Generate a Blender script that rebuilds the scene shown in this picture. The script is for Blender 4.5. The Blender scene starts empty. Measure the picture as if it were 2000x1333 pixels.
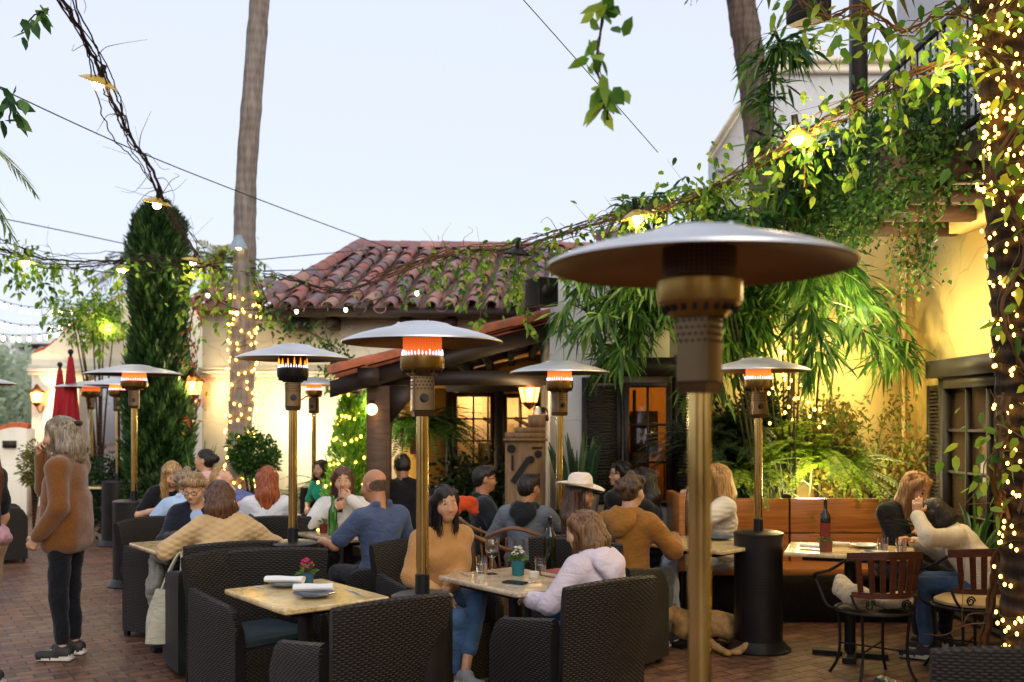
import bpy, math, random
import numpy as np
from mathutils import Vector, Matrix
rng = np.random.default_rng(7); random.seed(7)
SC = bpy.context.scene; COL = SC.collection
F = 1944.0; CH = 1.65; HY = 820.0; PI = math.pi
def GX(px, D): return (px-1000)*D/F
def ZY(py, D): return CH+(HY-py)*D/F
def W(px, py, D): return (GX(px, D), D, ZY(py, D))
V = lambda *a: np.array(a, float)
def nrm(v):
    v = np.asarray(v, float); return v/(np.linalg.norm(v, axis=-1, keepdims=True)+1e-9)

class MB:                                   # mesh builder: everything added is linked as ONE mesh object
    def __init__(s): s.v = []; s.n = 0; s.f = []; s.r = []; s.uv = {}
    def add(s, verts, faces, mat=0, rnd=None, uv=None):
        verts = np.asarray(verts, float).reshape(-1, 3); m = len(verts)
        s.v.append(verts); s.r.append(np.full(m, random.random()) if rnd is None else np.broadcast_to(np.asarray(rnd, float), (m,)))
        s.uv[len(s.v)-1] = uv
        if isinstance(faces, np.ndarray): s.f.append((faces+s.n, mat))
        else:
            by = {}
            for f in faces: by.setdefault(len(f), []).append(f)
            for k, l in by.items(): s.f.append((np.array(l, int)+s.n, mat))
        s.n += m; return s
    def box(s, c, d, rz=0, mat=0, rnd=None, R=None, taper=1.0):
        x, y, z = [q/2 for q in d]; t = taper
        p = np.array([(-x,-y,-z),(x,-y,-z),(x,y,-z),(-x,y,-z),(-x*t,-y*t,z),(x*t,-y*t,z),(x*t,y*t,z),(-x*t,y*t,z)])
        if R is not None: p = p@np.asarray(R).T
        if rz:
            a, b = math.cos(rz), math.sin(rz); p = p@np.array([[a,b,0],[-b,a,0],[0,0,1]])
        return s.add(p+np.asarray(c, float), [(3,2,1,0),(4,5,6,7),(0,1,5,4),(1,2,6,5),(2,3,7,6),(3,0,4,7)], mat, rnd)
    def bx(s, x0, x1, y0, y1, z0, z1, mat=0, rnd=None):
        return s.box(((x0+x1)/2, (y0+y1)/2, (z0+z1)/2), (abs(x1-x0), abs(y1-y0), abs(z1-z0)), 0, mat, rnd)
    def rbox(s, c, d, r=.01, rz=0, mat=0, rnd=None, seg=2):       # box with rounded vertical edges and softened top
        x, y, z = d[0]/2, d[1]/2, d[2]/2; r = min(r, x*.95, y*.95); ring = []
        for cx, cy, a0 in ((x-r,y-r,0),(-x+r,y-r,90),(-x+r,-y+r,180),(x-r,-y+r,270)):
            for i in range(seg+1):
                a = math.radians(a0+90*i/seg); ring.append((cx+r*math.cos(a), cy+r*math.sin(a)))
        ring = np.array(ring); e = min(r*.5, z*.8); k = 1-e/max(x, y)
        lv = [(-z, k), (-z+e, 1), (z-e, 1), (z, k)]; n = len(ring)
        p = np.concatenate([np.c_[ring*q, np.full(n, h)] for h, q in lv])
        if rz:
            a, b = math.cos(rz), math.sin(rz); p = p@np.array([[a,b,0],[-b,a,0],[0,0,1]])
        fs = [(j*n+i, j*n+(i+1)%n, (j+1)*n+(i+1)%n, (j+1)*n+i) for j in range(3) for i in range(n)]
        fs += [tuple(range(n))[::-1], tuple(range(3*n, 4*n))]
        return s.add(p+np.asarray(c, float), fs, mat, rnd)
    def tube(s, path, rad, n=6, mat=0, rnd=None, cap=True):
        P = np.asarray(path, float); m = len(P); rad = np.broadcast_to(np.asarray(rad, float), (m,))
        T = np.gradient(P, axis=0) if m > 2 else np.repeat((P[1]-P[0])[None], 2, 0)
        T = nrm(T); up = V(0,0,1) if abs(T[0][2]) < .9 else V(1,0,0)
        N = nrm(np.cross(T[0], up)); out = []; a = np.arange(n)*2*PI/n
        for i in range(m):
            N = nrm(N-T[i]*np.dot(N, T[i])); B = np.cross(T[i], N)
            out.append(P[i]+rad[i]*(np.cos(a)[:,None]*N+np.sin(a)[:,None]*B))
        i = np.arange(n); j = np.arange(m-1)[:,None]*n
        q = np.stack([j+i, j+n+i, j+n+(i+1)%n, j+(i+1)%n], -1).reshape(-1, 4)[:, ::-1]
        L = np.concatenate([[0], np.cumsum(np.linalg.norm(np.diff(P, axis=0), axis=1))])
        s.add(np.concatenate(out), q, mat, rnd, uv=np.stack(np.broadcast_arrays(np.arange(n)[None]/n, L[:,None]), -1).reshape(-1, 2))
        if cap: s.f.append((np.array([np.arange(n)+s.n-m*n]), mat)); s.f.append((np.array([np.arange(n)[::-1]+s.n-n]), mat))
        return s
    def lathe(s, prof, n=24, c=(0,0,0), mat=0, rnd=None):
        P = np.array(prof, float); m = len(P); a = np.arange(n)*2*PI/n
        v = np.stack([P[:,0,None]*np.cos(a), P[:,0,None]*np.sin(a), np.repeat(P[:,1,None], n, 1)], -1).reshape(-1, 3)
        i = np.arange(n); j = np.arange(m-1)[:,None]*n
        q = np.stack([j+i, j+(i+1)%n, j+n+(i+1)%n, j+n+i], -1).reshape(-1, 4)
        return s.add(v+np.asarray(c, float), q, mat, rnd)
    def ball(s, c, r, n=10, mat=0, rnd=None):
        r = np.broadcast_to(np.asarray(r, float), (3,)); k = max(4, n//2+1)
        t = np.linspace(.02, PI-.02, k); b = MB(); b.lathe([(math.sin(x), -math.cos(x)) for x in t], n)
        return s.add(b.v[0]*r+np.asarray(c, float), b.f[0][0], mat, rnd)
    def poly(s, pts, ext, mat=0, rnd=None):                        # prism: polygon pts (3D, planar) extruded by vector ext
        P = np.asarray(pts, float); n = len(P)
        fs = [tuple(range(n))[::-1], tuple(range(n, 2*n))]+[(i, (i+1)%n, n+(i+1)%n, n+i) for i in range(n)]
        return s.add(np.concatenate([P, P+np.asarray(ext, float)]), fs, mat, rnd)
    def grid(s, P, mat=0, rnd=None, uv=None, closed=False):        # P: (m,n,3)
        P = np.asarray(P, float); m, n = P.shape[:2]; i = np.arange(n if closed else n-1); j = np.arange(m-1)[:,None]*n
        q = np.stack([j+i, j+(i+1)%n, j+n+(i+1)%n, j+n+i], -1).reshape(-1, 4)
        return s.add(P.reshape(-1, 3), q, mat, rnd, uv)
    def build(s, name, mats, parent=None, smooth=True, loc=None, rz=0, auto=True):
        if not isinstance(mats, (list, tuple)): mats = [mats]
        me = bpy.data.meshes.new(name); v = np.concatenate(s.v)
        me.vertices.add(len(v)); me.vertices.foreach_set('co', v.ravel().astype(np.float32))
        li = np.concatenate([f.ravel() for f, m in s.f]); tot = np.concatenate([np.full(len(f), f.shape[1]) for f, m in s.f])
        mi = np.concatenate([np.full(len(f), m) for f, m in s.f])
        me.loops.add(len(li)); me.loops.foreach_set('vertex_index', li.astype(np.int32))
        me.polygons.add(len(tot)); me.polygons.foreach_set('loop_start', np.concatenate([[0], np.cumsum(tot)[:-1]]).astype(np.int32))
        me.polygons.foreach_set('loop_total', tot.astype(np.int32)); me.polygons.foreach_set('material_index', mi.astype(np.int32))
        at = me.attributes.new('rnd', 'FLOAT', 'POINT'); at.data.foreach_set('value', np.concatenate(s.r).astype(np.float32))
        if any(u is not None for u in s.uv.values()):
            uv = np.concatenate([np.asarray(s.uv[i]).reshape(-1, 2) if s.uv.get(i) is not None else np.zeros((len(s.v[i]), 2)) for i in range(len(s.v))])
            l = me.uv_layers.new(name='UVMap'); l.data.foreach_set('uv', uv[li].ravel().astype(np.float32))
        me.update(calc_edges=True); me.validate()
        for m in mats: me.materials.append(m)
        if smooth:
            me.polygons.foreach_set('use_smooth', np.ones(len(me.polygons), bool))
            if auto: me.set_sharp_from_angle(angle=math.radians(40))
        o = bpy.data.objects.new(name, me); COL.objects.link(o)
        if parent is not None: o.parent = parent
        if loc is not None: o.location = loc
        o.rotation_euler.z = rz
        return o
def tag(o, label=None, cat=None, group=None, kind=None):
    if label: o['label'] = label
    if cat: o['category'] = cat
    if group: o['group'] = group
    if kind: o['kind'] = kind
    return o
def thing(name, label, cat, loc=(0,0,0), rz=0, group=None):
    o = bpy.data.objects.new(name, None); COL.objects.link(o); o.location = loc; o.rotation_euler.z = rz
    o.empty_display_size = .05
    return tag(o, label, cat, group)
def dup(root, loc, rz, label=None, group=None):
    def cp(o, par):
        c = o.copy(); COL.objects.link(c); c.parent = par
        for ch in list(o.children): cp(ch, c)
        return c
    r = cp(root, None); r.location = loc; r.rotation_euler.z = rz
    return tag(r, label, None, group)

# ---------- materials
def srgb(h):
    c = [int(h[i:i+2], 16)/255 for i in (0, 2, 4)]
    return tuple((x/12.92 if x <= .04045 else ((x+.055)/1.055)**2.4) for x in c)
class NT:
    def __init__(s, name):
        s.m = bpy.data.materials.new(name); s.m.use_nodes = True; s.t = s.m.node_tree; s.t.nodes.clear()
        s.out = s.N('ShaderNodeOutputMaterial'); s.b = s.N('ShaderNodeBsdfPrincipled'); s.L(s.b.outputs[0], s.out.inputs[0])
    def N(s, t, **k):
        n = s.t.nodes.new(t)
        for a, b in k.items(): setattr(n, a, b)
        return n
    def L(s, a, b): s.t.links.new(a, b)
    def val(s, sock, v):
        if isinstance(v, bpy.types.NodeSocket): s.L(v, sock)
        elif v is not None:
            if sock.type == 'RGBA' and len(v) == 3: v = (*v, 1)
            sock.default_value = v
    def math(s, op, a, b=None, clamp=False):
        n = s.N('ShaderNodeMath', operation=op, use_clamp=clamp); s.val(n.inputs[0], a); s.val(n.inputs[1], b); return n.outputs[0]
    def mix(s, f, a, b, mode='MIX'):
        n = s.N('ShaderNodeMix', data_type='RGBA', blend_type=mode); s.val(n.inputs[0], f); s.val(n.inputs[6], a); s.val(n.inputs[7], b); return n.outputs[2]
    def co(s, kind='Object', scale=(1,1,1), rot=(0,0,0)):
        t = s.N('ShaderNodeTexCoord'); m = s.N('ShaderNodeMapping'); s.L(t.outputs[kind], m.inputs[0])
        m.inputs['Scale'].default_value = scale; m.inputs['Rotation'].default_value = rot; return m.outputs[0]
    def noise(s, co, scale=5, detail=4, rough=.55, dist=0):
        n = s.N('ShaderNodeTexNoise'); s.L(co, n.inputs[0]); n.inputs['Scale'].default_value = scale
        n.inputs['Detail'].default_value = detail; n.inputs['Roughness'].default_value = rough; n.inputs['Distortion'].default_value = dist; return n.outputs[0]
    def ramp(s, f, stops, interp='LINEAR'):
        n = s.N('ShaderNodeValToRGB'); s.L(f, n.inputs[0]); e = n.color_ramp.elements; n.color_ramp.interpolation = interp
        while len(e) < len(stops): e.new(.5)
        for q, (p, c) in zip(e, stops): q.position = p; q.color = (*c, 1) if len(c) == 3 else c
        return n.outputs[0]
    def attr(s, name='rnd'): return s.N('ShaderNodeAttribute', attribute_name=name).outputs['Fac']
    def bump(s, h, st=.3, d=.01):
        n = s.N('ShaderNodeBump'); s.L(h, n.inputs['Height']); n.inputs['Strength'].default_value = st; n.inputs['Distance'].default_value = d
        s.L(n.outputs[0], s.b.inputs['Normal']); return n
    def set(s, **k):
        for a, v in k.items(): s.val(s.b.inputs[{'col':'Base Color','rough':'Roughness','metal':'Metallic','spec':'Specular IOR Level','em':'Emission Color','es':'Emission Strength','tr':'Transmission Weight','sub':'Subsurface Weight','sheen':'Sheen Weight','coat':'Coat Weight','ior':'IOR'}[a]], v)
        return s.m
def sc(c, k): return tuple(min(1, x*k) for x in c)
_mc = {}
def mat(name, hexc, rough=.6, metal=0, var=.18, vs=6, bump=0, bs=60, bd=.004, stretch=(1,1,1), dirt=None, spec=.4, sheen=0, coat=0):
    key = (name, hexc)
    if key in _mc: return _mc[key]
    n = NT(name); c = srgb(hexc) if isinstance(hexc, str) else hexc
    co = n.co('Object', stretch); f = n.noise(co, vs, 5)
    col = n.ramp(f, [(.3, sc(c, 1-var)), (.7, sc(c, 1+var))])
    if dirt:
        g = n.noise(co, dirt[1], 6, .65); col = n.mix(n.ramp(g, [(dirt[2], (0,0,0)), (min(1, dirt[2]+.25), (1,1,1))]), col, srgb(dirt[0]))
    n.set(col=col, rough=n.math('MULTIPLY_ADD', f, .2) if False else rough, metal=metal, spec=spec, sheen=sheen, coat=coat)
    if bump: n.bump(n.noise(co, bs, 3), bump, bd)
    _mc[key] = n.m; return n.m
def emis(name, hexc, st, base=None):
    n = NT(name); c = srgb(hexc); return n.set(col=base or sc(c, .8), em=c, es=st, rough=.5)
def leafmat(name, stops, trans=.35, rough=.45):
    n = NT(name); c = n.ramp(n.attr(), [(i/(len(stops)-1), srgb(h)) for i, h in enumerate(stops)])
    n.set(col=c, rough=rough, spec=.35)
    t = n.N('ShaderNodeBsdfTranslucent'); n.L(n.mix(.5, c, srgb('9aa83a'), 'MULTIPLY') if False else c, t.inputs[0])
    m = n.N('ShaderNodeMixShader'); m.inputs[0].default_value = trans; n.L(n.b.outputs[0], m.inputs[1]); n.L(t.outputs[0], m.inputs[2]); n.L(m.outputs[0], n.out.inputs[0])
    return n.m
def glassmat(name, col=(1,1,1), rough=.02):
    n = NT(name); return n.set(col=col, rough=rough, tr=1.0, ior=1.45)
def woodmat(name, a, b, c, sx=(3,3,30), rough=.45):
    n = NT(name); co = n.co('Object', sx); f = n.noise(co, 1.2, 6, .6, 1.5); f2 = n.noise(n.co('Object'), 1.7, 3)
    col = n.ramp(f, [(.25, srgb(a)), (.5, srgb(b)), (.75, srgb(c))]); col = n.mix(n.math('MULTIPLY', n.attr(), .35), col, srgb(a))
    col = n.mix(n.math('MULTIPLY', f2, .3), col, srgb(c)); n.bump(f, .25, .003); return n.set(col=col, rough=rough)
def wickermat(name, hexc, hi):
    # basket weave from the mesh's own UV (metres): flat horizontal strands over upright ribs
    n = NT(name); u = n.N('ShaderNodeUVMap'); sp = n.N('ShaderNodeSeparateXYZ'); n.L(u.outputs[0], sp.inputs[0])
    a = n.math('MULTIPLY', sp.outputs[0], 1/.016); b = n.math('MULTIPLY', sp.outputs[1], 1/.011)
    row = n.math('FLOOR', b); odd = n.math('MODULO', row, 2.0); x = n.math('ADD', a, odd)
    wv = n.math('SINE', n.math('MULTIPLY', x, PI)); st = n.math('SINE', n.math('MULTIPLY', n.math('FRACT', b), PI))
    h = n.math('MULTIPLY', n.math('MULTIPLY_ADD', wv, .5), st)
    h = n.math('MULTIPLY', n.math('ADD', n.math('MULTIPLY', wv, .5), .5), st)
    c = srgb(hexc); f = n.noise(n.co('Object'), 5, 3)
    col = n.mix(h, sc(c, .25), n.mix(f, c, srgb(hi))); n.bump(h, 1.0, .006)
    return n.set(col=col, rough=.5, spec=.35)
def plaster(name, hexc, dirtc, rough=.85):
    n = NT(name); co = n.co('Object'); c = srgb(hexc)
    f = n.noise(co, 1.1, 6, .6); col = n.ramp(f, [(.3, sc(c, .9)), (.7, sc(c, 1.06))])
    st = n.noise(n.co('Object', (3, 3, .35)), 1.5, 5, .6); col = n.mix(n.ramp(st, [(.52, (0,0,0)), (.8, (.45,.45,.45))]), col, srgb(dirtc))
    n.bump(n.math('ADD', n.noise(co, 34, 4, .6), n.math('MULTIPLY', n.noise(co, 5, 4, .6), 2.5)), .35, .008); cr = n.N('ShaderNodeTexVoronoi', feature='DISTANCE_TO_EDGE'); cr.inputs['Scale'].default_value = .9; dn_ = n.N('ShaderNodeMix', data_type='RGBA'); dn_.inputs[0].default_value = .25; n.L(co, dn_.inputs[6]); nz = n.N('ShaderNodeTexNoise'); nz.inputs['Scale'].default_value = 2.5; n.L(co, nz.inputs[0]); n.L(nz.outputs['Color'], dn_.inputs[7]); n.L(dn_.outputs[2], cr.inputs[0]); col = n.mix(n.ramp(cr.outputs[0], [(0, (.5,.5,.5)), (.006, (0,0,0))]), col, srgb(dirtc)); return n.set(col=col, rough=rough, spec=.2)

# ---------- leaves: every leaf is a small folded blade of four triangles
def leaves(mb, base, dirv, nor, ln, wd, fold=.15, droop=.25, mat=0, rnd=None, hi=False):
    base = np.asarray(base, float); n = len(base)
    if n == 0: return
    d = nrm(np.broadcast_to(dirv, (n,3))); u = nrm(np.broadcast_to(nor, (n,3))); sd = nrm(np.cross(d, u)); u = np.cross(sd, d)
    ln = np.broadcast_to(ln, (n,))[:,None]; wd = np.broadcast_to(wd, (n,))[:,None]
    rr = rng.random(n) if rnd is None else np.broadcast_to(rnd, (n,))
    if hi:                                                        # ovate blade with a folded midrib and a drooping tip
        z = V(0,0,1)*ln*droop; st = lambda t, h, dr: (base+d*ln*t+sd*wd*h-z*dr, base+d*ln*t-u*wd*fold-z*dr, base+d*ln*t-sd*wd*h-z*dr)
        a, b = st(.22,.42,.06), st(.58,.40,.35); p = np.stack([base,*a,*b,base+d*ln-z], 1).reshape(-1, 3); i = np.arange(n)[:,None]*8
        mb.add(p, np.concatenate([i+np.array(q) for q in ((0,2,1),(0,3,2),(4,5,7),(5,6,7))]), mat, np.repeat(rr, 8)); m0 = mb.n-n*8
        mb.f.append((np.concatenate([i+np.array(q) for q in ((1,2,5,4),(2,3,6,5))])+m0, mat)); return
    m = base+d*ln*.45-u*wd*fold; l = base+d*ln*.38+sd*wd*.5; r = base+d*ln*.38-sd*wd*.5
    t = base+d*ln-V(0,0,1)*ln*droop; p = np.stack([base, l, m, r, t], 1).reshape(-1, 3)
    i = np.arange(n)[:,None]*5; f = np.concatenate([i+np.array(q) for q in ((0,2,1),(0,3,2),(1,2,4),(2,3,4))])
    mb.add(p, f, mat, np.repeat(rr, 5))
def rdir(n, zlo=-1, zhi=1):
    z = rng.uniform(zlo, zhi, n); a = rng.uniform(0, 2*PI, n); r = np.sqrt(1-np.clip(z, -1, 1)**2); return np.stack([r*np.cos(a), r*np.sin(a), z], -1)
def spline(pts, n):                          # Catmull-Rom through points
    P = np.asarray(pts, float); P = np.concatenate([[2*P[0]-P[1]], P, [2*P[-1]-P[-2]]]); m = len(P)-3; t = np.linspace(0, m-1e-6, n); i = t.astype(int); t = (t-i)[:,None]
    a, b, c, d = P[i], P[i+1], P[i+2], P[i+3]
    return .5*(2*b+(c-a)*t+(2*a-5*b+4*c-d)*t**2+(3*b-a-3*c+d)*t**3)
# ---------- smooth bodies: distance fields turned into one closed surface (surface nets)
EDG = [((0,0,0),(1,0,0)),((0,1,0),(1,1,0)),((0,0,1),(1,0,1)),((0,1,1),(1,1,1)),((0,0,0),(0,1,0)),((1,0,0),(1,1,0)),((0,0,1),(0,1,1)),((1,0,1),(1,1,1)),
       ((0,0,0),(0,0,1)),((1,0,0),(1,0,1)),((0,1,0),(0,1,1)),((1,1,0),(1,1,1))]
class SDF:
    def __init__(s): s.p = []; s.planes = []
    def cone(s, a, b, ra, rb=None, k=.02, l=0, op='u'):
        a = np.asarray(a, float); b = np.asarray(b, float); rb = ra if rb is None else rb; r = max(ra, rb)
        s.p.append(('c', (a, b, ra, rb), k, l, op, np.minimum(a, b)-r, np.maximum(a, b)+r)); return s
    def ell(s, c, r, R=None, k=.02, l=0, op='u'):
        c = np.asarray(c, float); r = np.broadcast_to(np.asarray(r, float), (3,)); R = np.eye(3) if R is None else R; m = np.sqrt(((R*r)**2).sum(1))
        s.p.append(('e', (c, r, R), k, l, op, c-m, c+m)); return s
    def box(s, c, hd, rr=.01, R=None, k=.02, l=0, op='u'):
        c = np.asarray(c, float); hd = np.asarray(hd, float); R = np.eye(3) if R is None else R; m = np.abs(R)@hd
        s.p.append(('b', (c, hd-rr, rr, R), k, l, op, c-m, c+m)); return s
    def chain(s, pts, rad, k=.02, l=0):
        rad = np.broadcast_to(np.asarray(rad, float), (len(pts),))
        for i in range(len(pts)-1): s.cone(pts[i], pts[i+1], rad[i], rad[i+1], k, l)
        return s
    def cut(s, n, p): s.planes.append((nrm(n), np.asarray(p, float))); return s       # removes the side n points to
    def field(s, h, fold=0, ff=(26, 26, 17)):
        U = [q for q in s.p if q[4] == 'u']; lo = np.min([q[5] for q in U], 0)-3*h; hi = np.max([q[6] for q in U], 0)+3*h
        n = np.ceil((hi-lo)/h).astype(int)+1; a = np.full(n, .2, np.float32); raw = a.copy(); lab = np.zeros(n, np.int8)
        ax = [(lo[i]+np.arange(n[i])*h).astype(np.float32) for i in range(3)]
        for kd, par, k, l, op, bl, bh in s.p:
            m = k+3*h; i0 = np.clip(np.floor((bl-m-lo)/h).astype(int), 0, n); i1 = np.clip(np.ceil((bh+m-lo)/h).astype(int)+1, 0, n)
            if (i1 <= i0).any(): continue
            sl = tuple(slice(p, q) for p, q in zip(i0, i1)); X = ax[0][sl[0]][:,None,None]; Y = ax[1][sl[1]][None,:,None]; Z = ax[2][sl[2]][None,None,:]
            if kd == 'c':
                A, B, ra, rb = par; d = B-A; q = d@d+1e-12; x, y, z = X-A[0], Y-A[1], Z-A[2]
                t = np.clip((x*d[0]+y*d[1]+z*d[2])/q, 0, 1); ds = np.sqrt((x-t*d[0])**2+(y-t*d[1])**2+(z-t*d[2])**2)-(ra+(rb-ra)*t)
            else:
                c, R = par[0], par[-1]; x, y, z = X-c[0], Y-c[1], Z-c[2]; q = [x*R[0,i]+y*R[1,i]+z*R[2,i] for i in range(3)]
                if kd == 'e':
                    r = par[1]; k0 = np.sqrt(sum((q[i]/r[i])**2 for i in range(3))); k1 = np.sqrt(sum((q[i]/r[i]**2)**2 for i in range(3)))+1e-9; ds = k0*(k0-1)/k1
                else:
                    hd, rr = par[1], par[2]; g = [np.abs(q[i])-hd[i] for i in range(3)]
                    ds = np.sqrt(sum(np.maximum(t, 0)**2 for t in g))+np.minimum(np.maximum(np.maximum(g[0], g[1]), g[2]), 0)-rr
            A = a[sl]
            if op == 'u':
                hh = np.clip(.5+.5*(A-ds)/k, 0, 1); a[sl] = A*(1-hh)+ds*hh-k*hh*(1-hh)
                w = raw[sl]; b = ds < w; w[b] = np.broadcast_to(ds, w.shape)[b]; t = lab[sl]; t[b] = l
            elif op == 's': a[sl] = np.maximum(A, -ds)
            elif op == 'p': t = lab[sl]; t[np.broadcast_to(ds, t.shape) < 0] = l        # paints a label only
        X, Y, Z = ax[0][:,None,None], ax[1][None,:,None], ax[2][None,None,:]
        if fold: a += fold*(np.sin(ff[0]*X+2*np.sin(ff[2]*Z+1.3))*np.sin(ff[1]*Y+1.7*np.sin(ff[2]*.8*Z)+.5)+.6*np.sin(ff[2]*1.9*Z+2.2*np.sin(14*X)+8*Y)).astype(np.float32)
        if fold: a += (fold*.8*np.exp(-(np.sin(15*X+9*Z+2.1*np.sin(11*Y+6*Z)+1.2*np.sin(17*Z))/.22)**2)+fold*.6*np.exp(-(np.sin(-11*X+16*Z+1.9*np.sin(13*Y-7*X)+2)/.2)**2)).astype(np.float32)*(1 if ff[0] < 60 else 0)
        for nn, p in s.planes: a = np.maximum(a, (X-p[0])*nn[0]+(Y-p[1])*nn[1]+(Z-p[2])*nn[2])
        a[0] = a[-1] = .1; a[:,0] = a[:,-1] = .1; a[:,:,0] = a[:,:,-1] = .1
        return a, lab, lo, n
    def into(s, mb, h=.012, fold=0, ff=(26,26,17), mats=None, rnd=None):
        a, lab, lo, n = s.field(h, fold, ff); sg = a < 0
        c = np.zeros(n-1, np.int8)
        for i in (0,1):
            for j in (0,1):
                for k in (0,1): c += sg[i:n[0]-1+i, j:n[1]-1+j, k:n[2]-1+k]
        ci = np.argwhere((c > 0) & (c < 8))
        if len(ci) == 0: return mb
        idx = np.full(n-1, -1, int); idx[tuple(ci.T)] = np.arange(len(ci)); pos = np.zeros((len(ci), 3)); cnt = np.zeros(len(ci))
        for o1, o2 in EDG:
            o1, o2 = np.array(o1), np.array(o2); va = a[tuple((ci+o1).T)]; vb = a[tuple((ci+o2).T)]; x = (va < 0) != (vb < 0)
            t = np.where(x, va/(va-vb+1e-12), 0); pos += x[:,None]*(o1+t[:,None]*(o2-o1)); cnt += x
        rel = pos/cnt[:,None]; v = (ci+rel)*h+lo; vl = lab[tuple((ci+np.round(rel).astype(int)).T)]
        Q = []
        for ax in range(3):
            b, cc = (ax+1)%3, (ax+2)%3; e = np.zeros(3, int); e[ax] = 1
            s0 = sg[tuple(slice(0, n[i]-1) if i == ax else slice(1, n[i]-1) for i in range(3))]; s1 = sg[tuple(slice(1, n[i]) if i == ax else slice(1, n[i]-1) for i in range(3))]
            w = np.argwhere(s0 != s1); fl = s0[tuple(w.T)]; off = np.ones(3, int); off[ax] = 0; w = w+off
            q = []
            for db, dc in ((1,1),(0,1),(0,0),(1,0)):
                o = np.zeros(3, int); o[b] = db; o[cc] = dc; q.append(idx[tuple((w-o).T)])
            q = np.stack(q, -1); q[~fl] = q[~fl][:, ::-1]; Q.append(q)
        Q = np.concatenate(Q); Q = Q[(Q >= 0).all(1)]; ql = vl[Q[:,0]]; base = mb.n
        mb.add(v, np.zeros((0, 4), int), 0, .5 if rnd is None else rnd)
        for l in np.unique(ql): mb.f.append((Q[ql == l]+base, int(l) if mats is None else mats[int(l)]))
        return mb
def rotx(a): c, s = math.cos(a), math.sin(a); return np.array([[1,0,0],[0,c,-s],[0,s,c]])
def roty(a): c, s = math.cos(a), math.sin(a); return np.array([[c,0,s],[0,1,0],[-s,0,c]])
def rotz(a): c, s = math.cos(a), math.sin(a); return np.array([[c,-s,0],[s,c,0],[0,0,1]])
rad = math.radians
def frame(z, y):                              # rotation whose z column is z and y column close to y
    z = nrm(z); x = nrm(np.cross(y, z)); return np.stack([x, np.cross(z, x), z], 1)

SKIN = {}
def skinmat(h):
    if h not in SKIN:
        n = NT('skin'); co = n.co('Object'); c = srgb(h); f = n.noise(co, 16, 4)
        n.set(col=n.ramp(f, [(.3, sc(c, .86)), (.7, sc((c[0], c[1]*1.02, c[2]), 1.1))]), rough=.48, sub=.08); n.b.inputs['Subsurface Radius'].default_value = (.02, .008, .004); SKIN[h] = n.m
    return SKIN[h]
def hairmat(a, b):
    k = ('hair', a+b)
    if k not in _mc:
        n = NT('hair'); f = n.noise(n.co('Object', (60, 60, 5)), 1.4, 4, .6, .6); n.set(col=n.ramp(f, [(.36, sc(srgb(a),.8)), (.64, sc(srgb(b),1.15))]), rough=.42, spec=.4); n.bump(f, .9, .008); _mc[k] = n.m
    return _mc[k]
def knitmat(h, cable=False, var=.12):
    k = ('knit', h, cable)
    if k not in _mc:
        n = NT('knit'); co = n.co('Object'); c = srgb(h); f = n.noise(co, 9, 4); sp = n.N('ShaderNodeSeparateXYZ'); n.L(co, sp.inputs[0])
        w = n.math('SINE', n.math('MULTIPLY', sp.outputs[0], 70 if cable else 420)); z = n.math('SINE', n.math('MULTIPLY', sp.outputs[2], 150 if cable else 420))
        g = n.math('ADD', n.math('MULTIPLY', w, z), n.math('MULTIPLY', n.noise(co, 90, 3), 1.5))
        col = n.ramp(f, [(.3, sc(c, 1-var)), (.7, sc(c, 1+var))]); col = n.mix(n.math('MULTIPLY', g, .06, True), col, sc(c, .55)); n.bump(g, .5, .006 if cable else .003)
        _mc[k] = n.set(col=col, rough=.9, sheen=.25, spec=.15)
    return _mc[k]
def cloth(h, rough=.85, bump=.35, bs=140, var=.15, sheen=.15):
    k = ('cloth', h)
    if k not in _mc:
        n = NT('cloth'); co = n.co('Object'); c = srgb(h); f = n.noise(co, 6, 4); w = n.noise(n.co('Object', (1,1,1.6)), 9, 2, .5, 1.8); g = n.noise(co, bs, 2)
        col = n.ramp(f, [(.3, sc(c, 1-var)), (.7, sc(c, 1+var))]); n.bump(n.math('ADD', n.math('MULTIPLY', w, 4), n.math('MULTIPLY', g, bump*.4)), .4, .008); _mc[k] = n.set(col=col, rough=rough, sheen=sheen, spec=.2)
    return _mc[k]
fleece = lambda h: mat('fleece', h, .95, var=.16, vs=60, bump=.7, bs=85, bd=.008, spec=.1, sheen=.4)
def ik(S, T, l1, l2, hint):
    d = T-S; L = np.linalg.norm(d); m = (l1+l2)*.985
    if L > m: T = S+d/L*m; d = T-S; L = m
    d = d/L; a = (l1*l1-l2*l2+L*L)/(2*L); hh = math.sqrt(max(l1*l1-a*a, 0)); p = np.asarray(hint, float); p = nrm(p-d*(p@d)); return S+d*a+p*hh, T

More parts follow.
